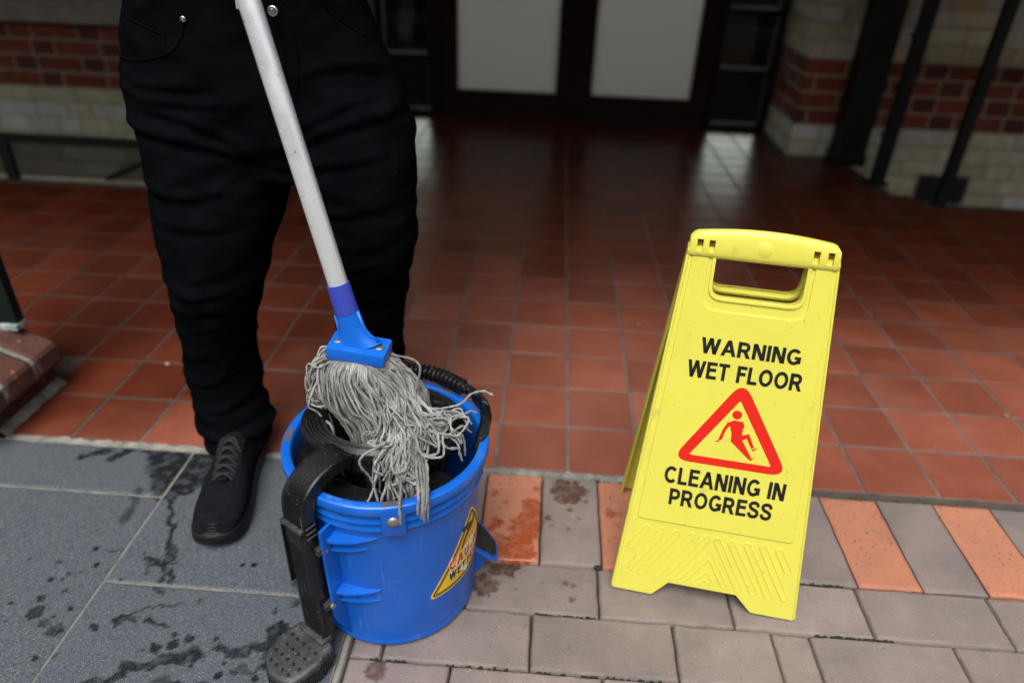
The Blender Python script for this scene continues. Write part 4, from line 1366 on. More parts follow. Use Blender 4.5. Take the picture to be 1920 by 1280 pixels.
stk = wall_shape([inset(0)], 0.0004, M['sticker_yellow'], 'caution_sticker', shell)
wall_shape([inset(0.0035), inset(0.0062)], 0.0007, M['sticker_black'], 'sticker_border', stk)
wall_shape([inset(0.0078), inset(0.0086)], 0.0007, M['sticker_black'], 'sticker_border', stk)
for s, x0, x1, y0, y1, mt in (('CAUTION', -.0525, .0525, .1295, .1520, M['sticker_red']), ('WET FLOOR', -.0525, .0525, .1065, .1255, M['sticker_black'])):
    v, f = text_shape(s, x0, x1, y0, y1, 0.00015, 0.16, 2.6)
    obj('sticker_lettering', on_wall(v, 0.0008), f, M['sticker_white'], stk)
    v, f = text_shape(s, x0 + .0008, x1 - .0008, y0 + .0012, y1 - .0012, 0.00015, 0.02, 2.6)
    obj('sticker_lettering', on_wall(v, 0.0012), f, mt, stk)
man = [[(-.014, .190), (-.008, .196), (.004, .190), (.013, .198), (.017, .196), (.010, .183), (.004, .179), (-.004, .175), (-.016, .168), (-.022, .156), (-.026, .158),
        (-.019, .172), (-.010, .181)],
       [(-.0185 + .0055 * math.cos(a), .193 + .0055 * math.sin(a)) for a in np.linspace(0, 6.28, 14, endpoint=False)],
       [(-.030, .1545), (-.004, .168), (-.018, .160)]]
for q in man: wall_shape([q], 0.0008, M['sticker_black'], 'sticker_figure', stk)
# peeled white scars on the sticker
for (cx, cy, r) in ((-.012, .104, .008), (.004, .148, .012), (-.022, .112, .005)):
    wall_shape([[(cx + r * random.uniform(.5, 1.1) * math.cos(a), cy + r * random.uniform(.4, 1.0) * math.sin(a)) for a in np.linspace(0, 6.28, 11, endpoint=False)]],
               0.0016, M['sticker_white'], 'sticker_scar', stk)

# ---- wringer collar: an oval black funnel standing in the bucket mouth
WC = np.array([-0.297, -0.287])
wr = obj('wringer_collar', *lathe([(0.064, 0.20), (0.082, 0.315), (0.0845, 0.331), (0.0880, 0.3350), (0.0910, 0.3325), (0.0940, 0.3350), (0.0965, 0.3325), (0.0985, 0.3325), (0.1005, 0.3345), (0.1030, 0.3325), (0.1055, 0.3345), (0.1080, 0.3325),
                              (0.1105, 0.3345), (0.1130, 0.3325), (0.1160, 0.3340), (0.1195, 0.330), (0.1210, 0.324), (0.1195, 0.318), (0.1215, 0.312), (0.119, 0.303), (0.112, 0.296), (0.10, 0.285), (0.078, 0.20)],
                             *WC, n=96, ex=1.0, ey=0.76, close=True), M['black_plastic'], bucket, smooth=True, autosmooth=45)
V, F = [], []
angs = np.radians(np.linspace(140, 335, 50))
for a in angs:
    for r, z in ((0.085, 0.283), (0.1315, 0.283), (0.1315, 0.262), (0.085, 0.262)): V.append((BC[0] + r * math.cos(a), BC[1] + r * math.sin(a), z))
for i in range(49):
    for j in range(4): F.append((4 * i + j, 4 * i + 4 + j, 4 * i + 4 + (j + 1) % 4, 4 * i + (j + 1) % 4))
obj('mounting_frame', V, F, M['black_plastic'], wr)
for k in range(14):
    a = math.radians(360 / 14 * k + 8)
    c0 = np.array([WC[0] + 0.098 * math.cos(a), WC[1] + 0.098 * .76 * math.sin(a), 0.29]); c1 = np.array([WC[0] + 0.058 * math.cos(a), WC[1] + 0.058 * .76 * math.sin(a), 0.12])
    MB().tube([c0, c1], 0.006, 6).out('basket_bar', M['black_plastic'], wr, smooth=True)
for z, r, ang in ((0.268, 0.011, 200), (0.25, 0.008, 250)):
    MB().tube([bk(ang, 0.07, z), bk(ang, 0.133, z)], r, 14).out('pivot_shaft', M['black_plastic'], wr, smooth=True, autosmooth=40)
for p_, q_, r_ in ((bk(172, 0.134, 0.300), bk(195, 0.075, 0.296), 0.005), (bk(300, 0.134, 0.255), bk(330, 0.06, 0.245), 0.007), (bk(285, 0.12, 0.24), bk(240, 0.12, 0.235), 0.009)):
    MB().tube([p_, q_], r_, 8).out('link_rod', M['black_plastic'], wr, smooth=True)

# ---- pedal arm: sweeps from the collar over the rim and down to the pedal
AT = 237.0
ad = np.array([math.cos(math.radians(AT)), math.sin(math.radians(AT)), 0.0])
at_ = np.array([-ad[1], ad[0], 0.0])        # to the right seen from outside
C3 = np.array([BC[0], BC[1], 0.0])


def sweep_arm(path, hw_, th_, ribs_, name, mat, parent, taper=None):
    """path of (r, z) for the outer face; section: half width hw_, depth th_ inwards, fine ridges outside"""
    P = spline(np.array([(r, z, 0) for r, z in path]), 44)[:, :2]
    Tn = np.gradient(P, axis=0); Tn /= np.linalg.norm(Tn, axis=1)[:, None]
    Nn = np.stack([-Tn[:, 1], Tn[:, 0]], 1)          # outward for a path that runs out and down
    sec = [(-hw_, -th_), (-hw_, -0.004), (-hw_ + 0.001, -0.001), (-hw_ + 0.004, 0.0)]
    m = ribs_ * 2 + 1
    for k in range(1, m):
        x = -hw_ + 0.008 + (2 * hw_ - 0.016) * (k - 1) / (m - 2)
        sec.append((x, 0.0 if k % 2 else -0.0024))
    sec += [(hw_ - 0.004, 0.0), (hw_ - 0.001, -0.001), (hw_, -0.004), (hw_, -th_)]
    V, F = [], []
    n = len(sec)
    for i in range(len(P)):
        s = taper(i / (len(P) - 1)) if taper else 1.0
        for (t_, o_) in sec:
            rz = P[i] + Nn[i] * o_
            V.append(C3 + ad * rz[0] + np.array([0, 0, rz[1]]) + at_ * t_ * s)
    for i in range(len(P) - 1):
        for j in range(n):
            k = (j + 1) % n
            F.append((i * n + j, i * n + k, (i + 1) * n + k, (i + 1) * n + j))
    F += [tuple(range(n - 1, -1, -1)), tuple((len(P) - 1) * n + j for j in range(n))]
    return obj(name, V, F, mat, parent, smooth=True, autosmooth=18)


arm = sweep_arm([(0.082, 0.338), (0.096, 0.345), (0.120, 0.344), (0.145, 0.336), (0.165, 0.320), (0.174, 0.300), (0.176, 0.270), (0.176, 0.20), (0.174, 0.12), (0.172, 0.035)],
                0.0222, 0.020, 7, 'pedal_arm', M['black_plastic'], wr)


def armp(r, z, t): return C3 + ad * r + np.array([0, 0, z]) + at_ * t


def armbox(r, z, t, hr, hz, ht, b, name, mat, parent=None):
    return MB().obox(armp(r, z, t), at_, ad, (0, 0, 1), ht, hr, hz, b).out(name, mat, parent or arm, smooth=True, autosmooth=40)


armbox(0.178, 0.268, 0.0, 0.0032, 0.0032, 0.0215, 0.001, 'cross_bar', M['rubber'])
armbox(0.1765, 0.250, 0.0, 0.0012, 0.0145, 0.0165, 0.0005, 'recess_panel', M['black_ink'])
armbox(0.1772, 0.243, 0.0, 0.0012, 0.009, 0.016, 0.0006, 'recess_lip', M['black_plastic'])
armbox(0.1765, 0.205, -0.0208, 0.004, 0.055, 0.0018, 0.0008, 'side_rail', M['black_plastic'])
armbox(0.1765, 0.205, 0.0208, 0.004, 0.055, 0.0018, 0.0008, 'side_rail', M['black_plastic'])
for z in (0.272, 0.263, 0.254): armbox(0.166, z, 0.0243, 0.0075, 0.0012, 0.0012, 0.0004, 'side_ridge', M['rubber'])
for z in (0.224, 0.112):
    c = armp(0.150, z, 0.028)
    MB().tube([armp(0.155, z, 0.012), armp(0.155, z, 0.034)], 0.0042, 14).out('hinge_pin', M['steel'], arm, smooth=True, autosmooth=40)
    armbox(0.154, z, 0.026, 0.011, 0.006, 0.005, 0.002, 'hinge_lug', M['rubber'])
# pedal: rounded rubber tread with studs and a ribbed skirt
def ped(r, t, z): return C3 + ad * r + at_ * t + np.array([0, 0, z])


pedal = None
outl = round_poly([(0.166, -0.034), (0.166, 0.036), (0.198, 0.042), (0.246, 0.036), (0.252, -0.006), (0.234, -0.038), (0.196, -0.042)], [0.010, 0.010, 0.02, 0.026, 0.024, 0.026, 0.02], 5)
outl = np.array(outl); oc = outl.mean(0)
V, F = [], []
rings = [(1.00, 0.008), (1.00, 0.034), (0.985, 0.0385), (0.94, 0.041), (0.80, 0.0415), (0.0, 0.0415)]
n = len(outl)
for s, z in rings:
    for k, q in enumerate(outl):
        e = oc + (q - oc) * s
        V.append(ped(e[0], e[1], z - (e[0] - 0.17) * 0.11))
for i in range(len(rings) - 1):
    for j in range(n):
        k = (j + 1) % n
        F.append((i * n + j, i * n + k, (i + 1) * n + k, (i + 1) * n + j))
F = [tuple(reversed(q)) for q in F]
pedal = obj('foot_pedal', V, F, M['rubber'], wr, smooth=True, autosmooth=50)
for i, rr_ in enumerate(np.linspace(0.178, 0.236, 5)):
    for j in range(5 if i % 2 else 4):
        t = (-0.026 + 0.013 * j) if i % 2 else (-0.0195 + 0.013 * j)
        z = 0.0415 - (rr_ - 0.17) * 0.11
        v, f = lathe([(0.0, 0.0022), (0.0012, 0.0022), (0.0021, 0.0016), (0.0026, -0.0005)], 0, 0, 10)
        v = np.array(v) + ped(rr_, t, z)
        obj('stud', v, f, M['black_plastic'], pedal, smooth=True)
mb = MB()
seglen = np.r_[0, np.cumsum(np.linalg.norm(np.diff(np.vstack([outl, outl[:1]]), axis=0), axis=1))]
for s in np.arange(0, seglen[-1], 0.0055):
    i = np.searchsorted(seglen, s, 'right') - 1
    u = (s - seglen[i]) / (seglen[i + 1] - seglen[i])
    q = outl[i] * (1 - u) + outl[(i + 1) % n] * u
    if q[0] < 0.172: continue
    mb.tube([ped(q[0], q[1], 0.005 - (q[0] - .17) * .08), ped(q[0], q[1], 0.034 - (q[0] - .17) * .11)], 0.0017, 5)
mb.out('skirt_rib', M['black_plastic'], pedal, smooth=True)
armbox(0.170, 0.040, 0.0, 0.010, 0.006, 0.027, 0.004, 'pedal_collar', M['rubber'])

# ---- carrying handle lying against the far rim, with a ribbed grip
def hp(th, r, z): return np.array(bk(th, r, z))


path = spline([hp(150, 0.147, 0.318), hp(118, 0.150, 0.324), hp(92, 0.152, 0.327), hp(70, 0.147, 0.329), hp(46, 0.147, 0.329), hp(32, 0.152, 0.327),
               hp(20, 0.150, 0.320), hp(8, 0.140, 0.308), hp(0, 0.134, 0.296)], 60)
hd = MB().tube(path, 0.0085, 10).out('carry_handle', M['black_plastic'], bucket, smooth=True, autosmooth=50)
gp = spline([hp(92, 0.152, 0.327), hp(70, 0.147, 0.329), hp(46, 0.147, 0.329)], 150)
MB().tube(gp, 0.0108 + 0.0030 * np.sin(np.arange(150) / 150 * 2 * math.pi * 14), 12).out('ribbed_grip', M['black_plastic'], hd, smooth=True)
# broad strap end of the handle at the right
V, F = [], []
sp = spline([hp(36, 0.147, 0.330), hp(22, 0.150, 0.329), hp(10, 0.147, 0.319), hp(0, 0.1375, 0.300), hp(-4, 0.133, 0.286)], 20)
for i, p in enumerate(sp):
    w = 0.009 + 0.007 * min(1, i / 8)
    rd = np.array([p[0] - BC[0], p[1] - BC[1], 0]); rd /= np.linalg.norm(rd)
    for a, b in ((-0.004, -w), (0.004, -w * .6), (0.004, w * .6), (-0.004, w)):
        V.append(p + rd * a + np.array([0, 0, b]) * 1.0)
for i in range(len(sp) - 1):
    for j in range(4):
        k = (j + 1) % 4
        F.append((4 * i + j, 4 * i + k, 4 * i + 4 + k, 4 * i + 4 + j))
F += [(3, 2, 1, 0), tuple(4 * (len(sp) - 1) + j for j in range(4))]
obj('handle_strap', V, F, M['black_plastic'], hd, smooth=True, autosmooth=40)

# ---- fixed foot rest on the far right of the bucket: blue tongue with a black grating
FT = 14.0
fd = np.array([math.cos(math.radians(FT)), math.sin(math.radians(FT)), 0]); ft = np.array([-fd[1], fd[0], 0])
outl = round_poly([(0.126, -0.034), (0.166, -0.030), (0.172, 0.012), (0.150, 0.040), (0.126, 0.040)], [0.0, 0.012, 0.016, 0.012, 0.0], 5)
V, F = [], []
n = len(outl)
for dz in (0.0, -0.008):
    for (r, t) in outl:
        V.append(C3 + fd * r + ft * t + np.array([0, 0, 0.092 - (r - 0.126) * 1.0 + dz]))
F = [tuple(range(n)), tuple(range(2 * n - 1, n - 1, -1))] + [(i, n + i, n + (i + 1) % n, (i + 1) % n) for i in range(n)]
rest_o = obj('foot_rest', V, F, M['blue'], bucket)
v = []
for (r, t, dz) in [(q[0] * .9 + .0145, q[1] * .82, 0.0018) for q in outl] + [(q[0] * .9 + .0145, q[1] * .82, 0.0002) for q in outl]:
    v.append(C3 + fd * r + ft * t + np.array([0, 0, 0.092 - (r - 0.126) * 1.0 + dz]))
obj('grating', v, [tuple(range(n)), tuple(range(2 * n - 1, n - 1, -1))] + [(i, n + i, n + (i + 1) % n, (i + 1) % n) for i in range(n)], M['black_ink'], rest_o)
mb = MB()
for i in range(6):
    for j in range(8):
        r, t = 0.131 + i * 0.0058, -0.024 + j * 0.0068
        if r > 0.152 and t > 0.018: continue
        c = C3 + fd * r + ft * t + np.array([0, 0, 0.0945 - (r - 0.126)])
        mb.obox(c, ft, (fd - np.array([0, 0, 1])) / math.sqrt(2), (fd + np.array([0, 0, 1])) / math.sqrt(2), 0.0024, 0.0020, 0.0014, 0.0004)
mb.out('grating_stud', M['rubber'], rest_o)
V = []
for t in (-0.010, 0.018):
    for (r, z) in ((0.124, 0.085), (0.162, 0.054), (0.130, 0.012), (0.122, 0.012)): V.append(C3 + fd * r + ft * t + np.array([0, 0, z - .006]))
obj('gusset', V, [(0, 1, 2, 3), (7, 6, 5, 4), (0, 4, 5, 1), (1, 5, 6, 2), (2, 6, 7, 3), (3, 7, 4, 0)], M['blue'], rest_o)

# ------------------------------------------------------------------ mop
P0 = np.array([-0.3375, -0.2519, 0.4385])
PD = np.array([-0.2511, 0.1494, 0.9564]); PD /= np.linalg.norm(PD)
mop = root('string_mop', tuple(P0), 'string mop with blue head and silver pole, draining in the bucket', 'mop')
MB().tube([P0 + PD * 0.07, P0 + PD * 0.5, P0 + PD * 0.98], 0.0140, 24).out('pole', M['alu'], mop, smooth=True, autosmooth=40)
t_ = np.linspace(0.044, 0.088, 12)
MB().tube([P0 + PD * t for t in t_], 0.0168 - 0.0006 * np.linspace(0, 1, 12) + np.r_[0, .0006, np.zeros(9), -.0003], 28).out('sleeve', M['violet'], mop, smooth=True, autosmooth=40)
# socket, flared towards the block
XA = np.array([0.985, -0.02, 0.17]); XA -= PD * (XA @ PD); XA /= np.linalg.norm(XA)
YA = np.cross(PD, XA)
blk_c = P0 - PD * 0.004
rings = []
V, F = [], []
for (t, a, b) in ((-0.008, 0.036, 0.018), (-0.001, 0.030, 0.0175), (0.005, 0.0245, 0.0172), (0.012, 0.0205, 0.017), (0.022, 0.0185, 0.0168), (0.034, 0.0175, 0.0165), (0.046, 0.0172, 0.0165), (0.047, 0.015, 0.015)):
    for j in range(32):
        q = 2 * math.pi * j / 32
        V.append(P0 + PD * t + XA * a * math.cos(q) + YA * b * math.sin(q))
for i in range(7):
    for j in range(32):
        k = (j + 1) % 32
        F.append((i * 32 + j, i * 32 + k, (i + 1) * 32 + k, (i + 1) * 32 + j))
obj('socket', V, F, M['blue_mop'], mop, smooth=True, autosmooth=50)
for s in (-1, 1):
    MB().tube([P0 + PD * t + XA * s * a + YA * -0.003 for t, a in ((0.045, 0.0165), (0.02, 0.018), (0.006, 0.0235), (-0.004, 0.033))], 0.0028, 8).out('web', M['blue_mop'], mop, smooth=True)
# head block
ZB = np.array([0.10, -0.05, 0.993]); ZB /= np.linalg.norm(ZB)
XB = np.array([0.993, -0.045, -0.10]); XB -= ZB * (XB @ ZB); XB /= np.linalg.norm(XB); YB = np.cross(ZB, XB)
bc = np.array([-0.3330, -0.2545, 0.4275])
MB().obox(bc, XB, YB, ZB, 0.0425, 0.0245, 0.0110, 0.005).out('head_block', M['blue_mop'], mop, smooth=True, autosmooth=40)
for s in (-1, 1):
    v, f = ellipsoid(bc + XB * s * 0.030 + ZB * 0.0112 - YB * 0.004, (0.0075, 0.0055, 0.0018), 14, 8); obj('screw_boss', v, f, M['steel'], mop, smooth=True)

# strands
yarn = MB()
fr_ = MB()


def strand(cp, r=0.00165, n=44, wob=0.004, tw=520, freq=38):
    P = spline(cp, n)
    s = rng.random() * 50
    u = np.linspace(0, 1, n)[:, None]
    q = np.stack([np.full(n, s), np.linspace(0, 1, n) * 6, np.zeros(n)], 1)
    W = np.stack([vnoise(q, 1.0, 1), vnoise(q, 1.0, 2), vnoise(q, 1.0, 3)], 1) - 0.5
    P = P + W * wob * 2 * np.minimum(1, u * 4)
    rr = r * (0.9 + 0.2 * rng.random()) * (0.9 + 0.25 * vnoise(q, 3.0, 7))
    rr[-2:] *= (0.8, 0.45)
    yarn.tube(P, rr, 6, True, tw)
    for _ in range(9):          # loose fibres standing off the yarn
        i = rng.integers(3, n)
        a = P[i]; dirn = rng.normal(0, 1, 3); dirn /= np.linalg.norm(dirn)
        l_ = rng.uniform(.002, .006) * (1.6 if i > n - 4 else 1)
        yarn.tube([a, a + dirn * l_ * .5 + rng.normal(0, .0006, 3), a + dirn * l_ + np.array([0, 0, -.001])], [.00028, .00024, .00012], 3, False)


def rnd(a=1.0): return rng.normal(0, a, 3)


# A: main fall from the block into the collar
for k in range(300):
    a = 2 * math.pi * k / 300 + rng.normal(0, .05)
    ca, sa = math.cos(a), math.sin(a)
    lay = rng.random()
    st = bc + XB * 0.040 * ca * (0.7 + 0.3 * lay) + YB * 0.023 * sa - ZB * 0.009
    out = 0.55 + 0.45 * lay
    m1 = st + np.array([ca * 0.020 * out, sa * 0.026 * out, -0.016])
    m2 = np.array([-0.318, -0.268, 0.362]) + np.array([ca * 0.076 * out + (0.006 if ca > 0 else 0), sa * 0.050 * out, 0]) + rnd(.003)
    m3 = np.array([-0.300, -0.278, 0.325]) + np.array([ca * 0.062 * out, sa * 0.040 * out, 0]) + rnd(.004)
    e = np.array([-0.292, -0.285, 0.27]) + np.array([ca * 0.045, sa * 0.035, rng.uniform(-.03, .01)]) + rnd(.006)
    strand([st, m1, m2, m3, e], n=34, wob=0.0035)
# B: the hank that runs over the front of the collar and hangs down
for k in range(60):
    t = rng.random()
    st = bc + XB * rng.uniform(-0.01, 0.040) + YB * rng.uniform(-0.024, 0.004) - ZB * 0.009
    m1 = np.array([-0.292 + 0.03 * t, -0.305, 0.388]) + rnd(.006)
    kn = np.array([-0.250, -0.338, 0.356]) + np.array([rng.normal(0, .014), rng.normal(0, .009), rng.normal(0, .006)])
    lip = np.array([-0.245 + rng.normal(0, .017), -0.385 + rng.normal(0, .006), 0.345 + rng.normal(0, .003)])
    h = rng.choice([0.26, 0.285, 0.305, 0.325], p=[.15, .25, .35, .25]) + rng.normal(0, .01)
    e1 = np.array([lip[0] + rng.normal(0.002, .008), -0.405 + rng.normal(0, .006), (0.34 + h) / 2])
    e2 = np.array([e1[0] + rng.normal(0, .010), -0.412 + rng.normal(0, .006), h])
    strand([st, m1, (m1 + kn) / 2 + rnd(.007), kn, lip, e1, e2], n=52, wob=0.0045)
# B2: a few ends that reach out over the rim
for (x, y, z) in ((-0.2085, -0.4445, 0.290), (-0.2115, -0.444, 0.298), (-0.213, -0.442, 0.306), (-0.2405, -0.4485, 0.288), (-0.217, -0.440, 0.303), (-0.206, -0.4405, 0.300)):
    kn = np.array([-0.243, -0.338, 0.358]) + rnd(.006)
    strand([bc + XB * 0.02 - ZB * .009, (-0.27, -0.305, 0.39), kn, (x - .012, -0.388, 0.347), (x - .004, -0.418, 0.328), (x, y, 0.3155), (x, y - .006, z)], n=56, wob=0.003)
# C: the bunch to the right, lying in loops on the collar
for k in range(36):
    st = bc + XB * rng.uniform(0.015, 0.042) + YB * rng.uniform(-0.02, 0.02) - ZB * 0.009
    m1 = np.array([-0.262, -0.272, 0.385]) + rnd(.008)
    tgt = np.array([rng.uniform(-0.232, -0.198), rng.uniform(-0.352, -0.305), 0.345 + abs(rng.normal(0, .008))])
    m2 = np.array([-0.246, -0.315, 0.364]) + rnd(.006)
    q1 = tgt + np.array([rng.normal(0, .016), rng.normal(0, .014), rng.uniform(0, .010)])
    if k % 3 == 0:      # a loop that turns back
        q2 = q1 + np.array([rng.uniform(-.02, .02), rng.uniform(-.03, -.012), -.006]); q3 = q2 + np.array([rng.uniform(-.03, -.01), rng.uniform(-.008, .015), .003])
        strand([st, m1, m2, tgt, q1, q2, q3, (q3 + m2) / 2], n=56, wob=0.005)
    else:
        q2 = q1 + np.array([rng.uniform(.002, .022), rng.uniform(-.022, .004), rng.uniform(-.02, -.006)])
        strand([st, m1, m2, tgt, q1, q2], n=48, wob=0.006)
for e in ([(-0.185, -0.292, 0.352), (-0.168, -0.280, 0.349), (-0.160, -0.282, 0.347)], [(-0.19, -0.278, 0.356), (-0.170, -0.262, 0.365), (-0.152, -0.262, 0.372), (-0.137, -0.268, 0.372)],
          [(-0.195, -0.32, 0.345), (-0.176, -0.325, 0.338), (-0.172, -0.327, 0.305)], [(-0.20, -0.33, 0.346), (-0.180, -0.345, 0.34), (-0.175, -0.352, 0.328), (-0.171, -0.356, 0.318)]):
    strand([(-0.262, -0.272, 0.385), (-0.23, -0.30, 0.366)] + e, r=0.0018, n=46, wob=0.002)
# D: loops hanging out at the left
for k in range(30):
    st = bc - XB * rng.uniform(0.02, 0.042) + YB * rng.uniform(-0.02, 0.02) - ZB * 0.009
    m1 = st + np.array([-0.020, -0.004, -0.010]) + rnd(.004)
    m2 = np.array([-0.405 + rng.normal(0, .006), -0.262 + rng.normal(0, .014), 0.372 + rng.normal(0, .012)])
    m3 = m2 + np.array([rng.uniform(-.008, .010), rng.uniform(-.012, .006), -0.022])
    m4 = m3 + np.array([rng.uniform(.008, .030), rng.uniform(-.012, .004), rng.uniform(-.02, .004)])
    strand([st, m1, m2, m3, m4, m4 + np.array([.012, -.004, -.03])], n=44, wob=0.005)
# E: little curls at the front edge
for (x, y, z) in ((-0.292, -0.366, 0.345), (-0.283, -0.371, 0.346), (-0.30, -0.352, 0.347), (-0.272, -0.372, 0.345), (-0.388, -0.290, 0.345)):
    c = np.array([x, y, z]); r_ = rng.uniform(.007, .013)
    lp = [c + np.array([r_ * math.cos(a), r_ * 0.9 * math.sin(a), 0.002 * a]) for a in np.linspace(0.5, 6.5, 7)]
    strand([c + np.array([0.0, 0.05, 0.03]), c + np.array([0.01, 0.025, 0.012])] + lp, n=50, wob=0.002)
for x0, ln in ((-0.289, 0.06), (-0.280, 0.03)):
    strand([(x0 + .012, -0.372, 0.345), (x0 + .002, -0.384, 0.335), (x0, -0.390, 0.31), (x0 - .003, -0.392, 0.31 - ln)], n=30, wob=0.002)
tag(yarn.out('yarn_strands', M['yarn'], mop, smooth=True), kind='stuff')
# brushed fringe right under the block
for k in range(260):
    a = rng.uniform(math.pi * 0.85, math.pi * 2.15)
    st = bc + XB * 0.038 * math.cos(a) * rng.uniform(.6, 1.05) + YB * 0.022 * math.sin(a) - ZB * 0.009
    d = np.array([math.cos(a) * 0.016, math.sin(a) * 0.020, -0.020 - 0.016 * rng.random()]) + rnd(.004)
    fr_.tube(spline([st, st + d * 0.5 + np.array([0, 0, .003]), st + d], 6), np.linspace(0.0013, 0.0005, 6), 5, True)
tag(fr_.out('brushed_fringe', M['yarn_fringe'], mop, smooth=True), kind='stuff')

# ------------------------------------------------------------------ person with the mop
person = root('person', (-0.54, 0.03, 0), 'person in black trousers and black sneakers standing behind the blue bucket', 'person')
rings_hip = [(-0.530, 0.045, 0.600, 0.200, 0.105), (-0.527, 0.045, 0.640, 0.222, 0.118), (-0.533, 0.045, 0.690, 0.226, 0.126), (-0.540, 0.045, 0.760, 0.215, 0.128), (-0.546, 0.045, 0.810, 0.192, 0.125),
             (-0.548, 0.045, 0.855, 0.177, 0.122), (-0.550, 0.045, 0.900, 0.170, 0.120)]
rings_r = [(-0.668, -0.018, 0.045, 0.060, 0.066), (-0.676, -0.004, 0.085, 0.070, 0.072), (-0.690, 0.014, 0.150, 0.065, 0.074), (-0.690, 0.018, 0.195, 0.063, 0.076), (-0.683, 0.010, 0.250, 0.061, 0.078), (-0.672, 0.0, 0.310, 0.063, 0.080),
           (-0.645, -0.018, 0.410, 0.080, 0.088), (-0.635, 0.0, 0.500, 0.097, 0.098), (-0.626, 0.02, 0.580, 0.114, 0.108), (-0.628, 0.035, 0.660, 0.122, 0.115), (-0.632, 0.045, 0.740, 0.118, 0.115)]
rings_l = [(-0.418, 0.125, 0.050, 0.062, 0.068), (-0.417, 0.118, 0.100, 0.066, 0.070), (-0.414, 0.100, 0.210, 0.062, 0.072), (-0.409, 0.080, 0.285, 0.060, 0.074), (-0.392, 0.050, 0.385, 0.065, 0.078), (-0.378, 0.010, 0.460, 0.074, 0.086),
           (-0.378, 0.005, 0.510, 0.083, 0.094), (-0.388, 0.010, 0.600, 0.094, 0.106), (-0.405, 0.03, 0.670, 0.104, 0.114), (-0.430, 0.045, 0.740, 0.112, 0.115)]
mb = MB()
for r_ in (rings_hip, rings_r, rings_l): mb.add(*loft(r_, 40, 2.2))
v, f, nr = remeshed(mb, 0.0048, 12)
# cloth folds
x, y, z = v[:, 0], v[:, 1], v[:, 2]
def ridged(p, sc, seed): return 1 - np.abs(2 * fbm(p, sc, 2, seed) - 1) * 2.2
kx = np.stack([x * 6, y * 6, z * 16], 1)
d = 0.005 * (fbm(kx, 1.0, 3, 3) - 0.5)
kx2 = np.stack([x * 5 + z * 7, y * 5, z * 17 - x * 11], 1)
d += 0.0042 * np.clip(ridged(kx2, 1.0, 13), -0.2, 1)
kx3 = np.stack([x * 6 - z * 9, y * 6, z * 15 + x * 9], 1)
d += 0.0040 * np.clip(ridged(kx3, 1.0, 29), -0.2, 1) - 0.003
cuff = np.clip((0.15 - z) / 0.07, 0, 1)
d += cuff * 0.0045 * np.sin(z * 150 + 5 * fbm(np.stack([x, y, z], 1), 14, 2, 5) + np.arctan2(y - 0.0, x + 0.68) * 1.3)
kn = np.exp(-((z - 0.42) / 0.07) ** 2)
d += kn * 0.0016 * np.sin(z * 90 + x * 50 + 9 * fbm(np.stack([x, y, z], 1), 10, 2, 6))
cr = np.exp(-((z - 0.66) / 0.10) ** 2) * np.exp(-((x + 0.50) / 0.16) ** 2)
d += cr * 0.003 * np.sin((z + 0.55 * np.abs(x + 0.5)) * 100 + 7 * fbm(np.stack([x, y, z], 1), 9, 2, 8))
CREASES = [  # (x, z) lines on the front of the cloth, half width, height
    ([(-0.50, 0.622), (-0.58, 0.650), (-0.68, 0.668), (-0.75, 0.668)], .010, .0070), ([(-0.52, 0.64), (-0.60, 0.685), (-0.70, 0.705)], .009, .0055),
    ([(-0.49, 0.64), (-0.44, 0.672), (-0.36, 0.700), (-0.31, 0.708)], .010, .0070), ([(-0.48, 0.655), (-0.42, 0.70), (-0.34, 0.735)], .009, .0055),
    ([(-0.49, 0.620), (-0.42, 0.640), (-0.34, 0.650)], .010, .0060), ([(-0.74, 0.745), (-0.66, 0.735), (-0.56, 0.742)], .007, .0035),
    ([(-0.73, 0.722), (-0.64, 0.712), (-0.54, 0.720)], .008, .0040), ([(-0.45, 0.76), (-0.38, 0.775), (-0.32, 0.76)], .008, .0040),
    ([(-0.74, 0.590), (-0.66, 0.575), (-0.57, 0.588)], .010, .0060), ([(-0.73, 0.545), (-0.65, 0.525), (-0.56, 0.535)], .011, .0060),
    ([(-0.46, 0.575), (-0.39, 0.560), (-0.31, 0.580)], .010, .0060), ([(-0.45, 0.52), (-0.38, 0.50), (-0.31, 0.515)], .010, .0050),
    ([(-0.73, 0.470), (-0.66, 0.440), (-0.57, 0.455)], .009, .0060), ([(-0.72, 0.425), (-0.64, 0.410), (-0.57, 0.425)], .008, .0055),
    ([(-0.73, 0.395), (-0.66, 0.372), (-0.59, 0.380)], .009, .0060), ([(-0.61, 0.36), (-0.66, 0.33), (-0.73, 0.322)], .008, .0050),
    ([(-0.44, 0.46), (-0.38, 0.435), (-0.32, 0.45)], .009, .0055), ([(-0.45, 0.40), (-0.39, 0.385), (-0.33, 0.395)], .008, .0050),
    ([(-0.62, 0.28), (-0.68, 0.262), (-0.745, 0.275)], .009, .0045), ([(-0.63, 0.225), (-0.69, 0.205), (-0.755, 0.215)], .008, .0045),
    ([(-0.62, 0.160), (-0.68, 0.140), (-0.755, 0.155)], .008, .0060), ([(-0.61, 0.118), (-0.67, 0.106), (-0.75, 0.120)], .007, .0060),
    ([(-0.61, 0.085), (-0.68, 0.078), (-0.74, 0.088)], .006, .0050)]
fx = x + (fbm(np.stack([x, y, z], 1), 12, 2, 41) - 0.5) * 0.02; fz = z + (fbm(np.stack([x, y, z], 1), 12, 2, 43) - 0.5) * 0.016
side = np.clip(0.45 - nr[:, 1] * 1.2, 0, 1)
